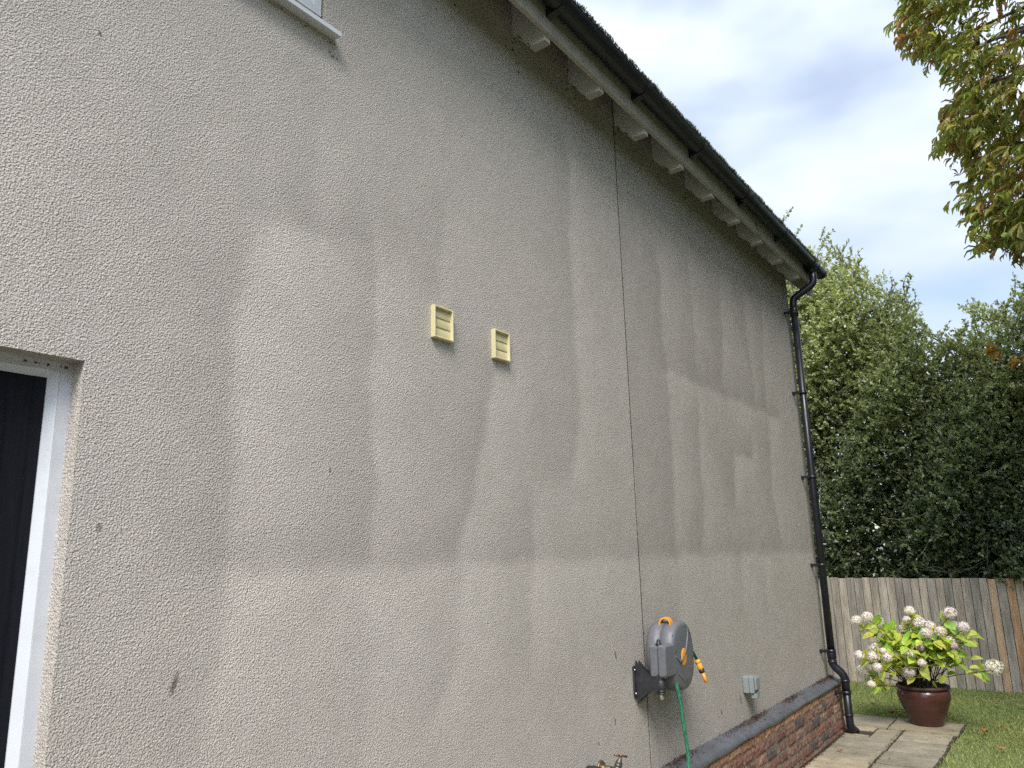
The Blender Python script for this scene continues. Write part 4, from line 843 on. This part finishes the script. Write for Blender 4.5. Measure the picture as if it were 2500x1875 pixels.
for x, y, z in zip(X, Yc, Z):
    pd = np.array([-.75, -.15, -.25])+rg.normal(0, .45, 3); pd /= np.linalg.norm(pd); up = np.array([-.25, -.15, 1])+rg.normal(0, .3, 3); s = np.cross(pd, up); s /= np.linalg.norm(s)
    nl = rr.choice([5, 5, 6, 7]); dry = rr.random(); base = CP[rr.choice([0, 1, 1, 2, 3])] if dry < .80 else CP[rr.choice([3, 4, 5, 6])]; L_ = rr.uniform(.10, .19)
    tips.append((x, y, z))
    for k in range(nl):
        a = (k-(nl-1)/2)*(2.5/nl); d = pd*math.cos(a)+s*math.sin(a)+np.array([0, 0, -.55])+rg.normal(0, .15, 3); pos.append((x, y, z)); dd.append(d); sz.append(L_*(1-.28*abs(a))*rr.uniform(.85, 1.1)); cl.append(base*rr.uniform(.65, 1.25)+(np.array([.10, .02, 0])*rr.random() if rr.random() < .3 else 0))
pos, dd, cl, sz = np.array(pos), np.array(dd), np.array(cl), np.array(sz); up = nrm(np.array([-.2, -.2, .9])+rg.normal(0, .38, pos.shape)); half_ = rg.random(len(pos)) < .45
allV = []; allF = []; allC = []; off = 0
for msk, tpl in ((half_, ([(-.02, 0, 0), (0, 0, 0), (.02, 0, 0), (-.09, .45, .08), (0, .45, 0), (.09, .45, .08), (-.135, .74, .10), (0, .75, -.05), (.135, .74, .10), (-.02, 1, -.16), (0, 1.0, -.18), (.02, 1, -.16)])), (~half_, ([(-.02, 0, 0), (0, 0, 0), (.02, 0, 0), (-.045, .4, .09), (0, .42, 0), (.05, .4, .08), (-.055, .72, .12), (.02, .72, .01), (.065, .7, .11), (-.01, .95, -.12), (.02, .96, -.2), (.03, .95, -.12)]))):
    Fq = [(3*i+k, 3*i+k+1, 3*i+k+4, 3*i+k+3) for i in range(3) for k in range(2)]; V, F, Cc = scatter(tpl, Fq, pos[msk], frames(dd[msk], up[msk]), sz[msk], cl[msk]); allV.append(V); allF.append(F+off); allC.append(Cc); off += len(V)
npmesh('crown', np.concatenate(allV), np.concatenate(allF), M_CHEST, np.concatenate(allC), ch, smooth=True)
n = 9000; dv = nrm(rg.normal(size=(n, 3))); rad = rg.uniform(.62, 1.0, (n, 1)); Pp = np.array([6.3, 6.9, 6.7])+dv*rad*np.array([3.2, 4.2, 3.2]); Pp = Pp[(Pp[:, 0] > 2.35+.07*Pp[:, 1]+.12*np.maximum(Pp[:, 2]-3, 0)*0) & (Pp[:, 2] > 3.4)]; n = len(Pp)
V, F, Cc = scatter([(-.5, 0, 0), (.5, 0, .1), (.4, 1, 0), (-.4, 1, -.15)], [(0, 1, 2, 3)], Pp, frames(rg.normal(size=(n, 3))+np.array([0, 0, -.6]), nrm(np.array([0, 0, 1.])+rg.normal(0, .5, (n, 3)))), rg.uniform(.16, .28, n), CP[rg.integers(0, 4, n)]*rg.uniform(.5, .9, (n, 1)))
npmesh('unseen_shade_crown', V, F, M_CHEST, Cc, ch)  # unseen side of the crown, shaped to keep sky light off the wall
q = MB(); q.smooth = True; q.tube([(5.2, 9, -.1), (5.15, 9, 1.5), (5.2, 8.95, 4), (5.0, 8.9, 7), (4.8, 8.8, 9)], [.38, .3, .26, .2, .1], 16); q.build('trunk', M_BARK, ch)
q = MB(); q.smooth = True; tips_ = np.array(tips)
for k in range(15):
    z0_ = 3.8+k*.28; e = Vector((float(np.interp(z0_, [3.8, 8], [2.2, 2.0]))+rr.uniform(-.35, .2), rr.uniform(7.5, 8.8), z0_+rr.uniform(.1, .5))); b = Vector((5.1, 8.95, z0_-.2+rr.uniform(0, .5))); md = b.lerp(e, .5)+Vector((0, 0, .45)); ps = [b*(1-s)**2+md*2*s*(1-s)+e*s*s for s in np.linspace(0, 1, 10)]; q.tube(ps, list(np.linspace(.07, .012, 10)), 7)
    for p in ps[4:]:
        d2 = np.linalg.norm(tips_-np.array(p), axis=1)
        for ii in np.argsort(d2)[:5]:
            tv = Vector(tips_[ii]); q.tube([p, p.lerp(tv, .5)+Vector((0, 0, .06)), tv], [.009, .006, .003], 5, cap=False)
q.build('branches', M_BARK, ch)
ck = [(2413, 86), (2425, 90), (2372, 320), (2385, 323), (2448, 487), (2452, 575), (2400, 575), (2412, 580), (2398, 110), (2360, 78)]
def natY(px, py, Y):
    v = np.array([px-1250, py-937.5, 1872.]); r = R3@v; return Vector(camP+Y/r[1]*r)
for px, py in ck:
    c = natY(px, py, 7.35); r = rr.uniform(.017, .023); q = MB(); q.smooth = False; nu, nv = 12, 8; vs = []
    for j in range(nv+1):
        for i in range(nu): th_ = 2*math.pi*i/nu; ph = math.pi*j/nv; k = r*(1.18 if (i+j) % 2 else .92); vs.append(c+Vector((math.cos(th_)*math.sin(ph), math.sin(th_)*math.sin(ph), math.cos(ph)))*k)
    q.add(vs, [(j*nu+i, j*nu+(i+1) % nu, (j+1)*nu+(i+1) % nu, (j+1)*nu+i) for j in range(nv) for i in range(nu)]); q.tube([c+Vector((0, 0, r)), c+Vector((.02, .01, r+.06))], .003, 5); q.build('conker', M_CONKER, ch)
# one low branch with orange leaves reaching in front of the darker evergreen
q = MB(); q.smooth = True; bp = [natY(2620, 905, 8.9), natY(2560, 885, 8.8), natY(2500, 868, 8.7), natY(2450, 857, 8.6), natY(2428, 850, 8.55)]; q.tube(bp, [.012, .009, .007, .005, .003], 6)
q.tube([bp[0], bp[0].lerp(Vector((5.15, 9, 4.2)), .5)+Vector((0, 0, .15)), Vector((5.15, 9, 4.2))], [.012, .03, .06], 7); q.build('low_branch', M_BARK, ch)
T = [(-.02, 0, 0), (0, 0, 0), (.02, 0, 0), (-.12, .45, .10), (0, .45, 0), (.12, .45, .10), (-.18, .74, .14), (0, .75, -.05), (.18, .74, .14), (-.02, 1, -.16), (0, 1.0, -.18), (.02, 1, -.16)]
P_, D_, C_ = [], [], []
for px, py in ((2432, 848), (2436, 852), (2500, 885), (2490, 880), (2520, 872), (2445, 855)):
    c = natY(px, py, 8.6)
    for k in range(5): P_.append(tuple(c)); D_.append((-.6+rr.uniform(-.4, .4), rr.uniform(-.5, .2), -.2+rr.uniform(-.6, .5))); C_.append(np.array(rr.choice([(.42, .17, .05), (.45, .28, .09), (.36, .30, .08)]))*rr.uniform(.8, 1.2))
D_ = np.array(D_); V, F, Cc = scatter(T, Fq, np.array(P_), frames(D_, nrm(np.array([0, -.3, 1.])+rg.normal(0, .3, D_.shape))), np.full(len(P_), .11), np.array(C_)); npmesh('orange_leaves', V, F, M_CHEST, Cc, ch, smooth=True)

# ------------------------------------------------------------------ hanging feeder by the hedge
fd = empty('bird_feeder', (-.665, 10.5, 1.62), 'small lantern shaped bird feeder hanging before the hedge by the downpipe', 'bird feeder')
fc_ = Vector((-.655, 10.50, 1.62))
q = MB(); q.smooth = True; q.lathe([(.046, 0), (.05, .004), (.05, .010), (.040, .014)], fc_, 20, capt=True); q.build('seed_tray', M_WHITE, fd)
q = MB(); q.smooth = True; q.lathe([(.036, .013), (.034, .05), (.026, .12), (.022, .145)], fc_, 16, capt=True); q.build('seed_tube', M_DGREY, fd)
q = MB(); q.smooth = True; q.lathe([(.024, .144), (.027, .148), (.02, .16), (.004, .168)], fc_, 16, capt=True)
for k in range(4): a = k*math.pi/2+.4; q.tube([fc_+Vector((.036*math.cos(a), .036*math.sin(a), .012)), fc_+Vector((.024*math.cos(a), .024*math.sin(a), .147))], .002, 5)
q.tube([fc_+Vector((0, 0, .165)), fc_+Vector((0, .06, .5)), fc_+Vector((.02, .25, 1.0))], .0012, 5); q.build('feeder_cap', M_STEEL, fd)

# ------------------------------------------------------------------ fallen leaves and litter
FL = [(.331, 8.50, 'dark red fallen leaf between path and lawn left of the pot', (.22, .045, .02), .09), (.40, 8.47, 'red brown fallen leaf behind the left side of the pot', (.25, .07, .03), .07), (.077, 8.895, 'pale brown leaf on the grass left of the pot', (.34, .2, .1), .07), (1.111, 9.445, 'tan leaf on the grass near the fence right of the pot', (.36, .22, .11), .07), (1.334, 9.43, 'orange brown leaf on the grass by the right edge near the fence', (.38, .19, .08), .07),
      (1.225, 8.341, 'orange curled leaf on the lawn right of the pot, middle of three', (.42, .17, .06), .075), (1.145, 8.067, 'largest orange leaf on the lawn right of the pot', (.44, .17, .06), .10), (1.169, 8.444, 'brown leaf on the lawn right of the pot, farthest of three', (.26, .15, .08), .06), (1.292, 7.446, 'flat brown leaf on the lawn at the lower right edge', (.30, .2, .1), .10), (.232, 6.86, 'orange leaf lying on a paving slab near the brick plinth', (.46, .2, .06), .065), (.130, 7.655, 'orange brown leaf tucked behind the downpipe foot', (.40, .16, .07), .07), (.88, 8.02, 'small dark leaf on the path right of the pot', (.12, .07, .04), .03), (.60, 6.78, 'tiny dark leaf on the slab beside the path joint', (.06, .045, .03), .03)]
rr = random.Random(12)
for x, y, lab, c, s in FL:
    gz = .004 if (x < .92 and y < 8.42) else .012; base = Vector((x, y, gz)); q = MB(); q.smooth = True; a0 = rr.uniform(0, 6.28); nb = 5 if s > .05 else 2
    for k in range(nb):
        a = a0+(k-2)*.62; d = Vector((math.cos(a), math.sin(a), 0)); p_ = Vector((-d.y, d.x, 0)); L_ = s*rr.uniform(.42, .64); cu = rr.uniform(.1, .45)*s; q.col = tuple(v*rr.uniform(.75, 1.2) for v in c)
        vs = []
        for i, (t, wd_) in enumerate(((0, .03), (.35, .14), (.7, .2), (1, .02))):
            z = .004+cu*abs(t-.3)*rr.uniform(.6, 1.2)
            for sg in (-1, 0, 1): vs.append(base+d*L_*t+p_*sg*wd_*L_+Vector((0, 0, z+(abs(sg)*.18*L_*wd_*3))))
        q.add(vs, [(3*i+j, 3*i+j+1, 3*i+j+4, 3*i+j+3) for i in range(3) for j in range(2)])
    tag(q.build('fallen_leaf', M_FLEAF, base=base, recalc=False), lab, 'leaf', 'fallen leaves on the lawn and path')
n = 2600; yv = RNG.uniform(3.6, 7.66, n); den = .5+.5*np.sin(yv*6.1+np.sin(yv*3)); keep = RNG.random(n) < den**1.5*.8+.03; yv = yv[keep]; n = len(yv); xv = np.abs(RNG.normal(0, .022, n))+.006; xv = np.minimum(xv, .08)
zv = np.interp(xv, [0, .012, .055, .088], [.462, .455, .4395, .427])+RNG.uniform(.001, .006, n); d = nrm(np.stack([RNG.normal(0, 1, n), RNG.normal(0, 1, n), RNG.normal(0, .3, n)], 1))
V, F, Cc = scatter([(-.5, 0, 0), (.5, 0, 0), (.3, 1, .15), (-.3, 1, -.1)], [(0, 1, 2, 3)], np.stack([xv, yv, zv], 1), frames(d, nrm(np.array([0, 0, 1.])+RNG.normal(0, .4, (n, 3)))), np.stack([RNG.uniform(.003, .008, n), RNG.uniform(.006, .02, n), np.full(n, .01)], 1), np.array([.10, .055, .035])*RNG.uniform(.4, 1.6, (n, 1)))
tag(npmesh('leaf_litter', V, F, M_FLEAF, Cc), 'crumbled brown leaf litter lying on the lead flashing', 'litter', kind='stuff')
n = 2600; yv = RNG.uniform(5.4, 7.9, n); k = RNG.random(n); xv = np.where(k < .6, .098+np.abs(RNG.normal(0, .012, n)), np.where(k < .85, .516+RNG.normal(0, .010, n), RNG.uniform(.1, .9, n))); zv = np.where(np.abs(xv-.516) < .012, -.006, .004)+RNG.uniform(0, .004, n)
d = nrm(np.stack([RNG.normal(0, 1, n), RNG.normal(0, 1, n), RNG.normal(0, .3, n)], 1)); keep = ~((k >= .85) & (RNG.random(n) < .75)); 
V, F, Cc = scatter([(-.5, 0, 0), (.5, 0, 0), (.3, 1, .2), (-.3, 1, -.1)], [(0, 1, 2, 3)], np.stack([xv, yv, zv], 1)[keep], frames(d, nrm(np.array([0, 0, 1.])+RNG.normal(0, .4, (n, 3))))[keep], np.stack([RNG.uniform(.003, .007, n), RNG.uniform(.004, .014, n), np.full(n, .01)], 1)[keep], (np.array([.06, .045, .03])*RNG.uniform(.4, 1.8, (n, 1)))[keep])
tag(npmesh('path_debris', V, F, M_FLEAF, Cc), 'dark crumbs of soil and leaf in the paving joints', 'debris', kind='stuff')

# ------------------------------------------------------------------ unseen hedge added to block low sky light from the wall, beyond the right of the frame
rg = np.random.default_rng(5); n = 26000; Yh = rg.uniform(-9, 16, n); Zh = rg.uniform(-.05, 5.2, n); Xh = 8.2+.5*np.sin(Yh*1.3)*np.sin(Zh*1.1+Yh*.4)+rg.exponential(.3, n)+np.where(Zh > 4.6, .5, 0)
V, F, Cc = scatter([(-.5, 0, 0), (.5, 0, .1), (.4, 1, 0), (-.4, 1, -.15)], [(0, 1, 2, 3)], np.stack([Xh, Yh, Zh], 1), frames(rg.normal(size=(n, 3)), nrm(np.array([-1, 0, .5])+rg.normal(0, .5, (n, 3)))), rg.uniform(.10, .22, n), np.array([.04, .065, .025])*rg.uniform(.6, 1.5, (n, 1)))
tag(npmesh('unseen_shade_hedge', V, F, M_HOLLY, Cc), 'unseen tall dark hedge added beyond the lawn to shade the wall', 'hedge', kind='stuff')
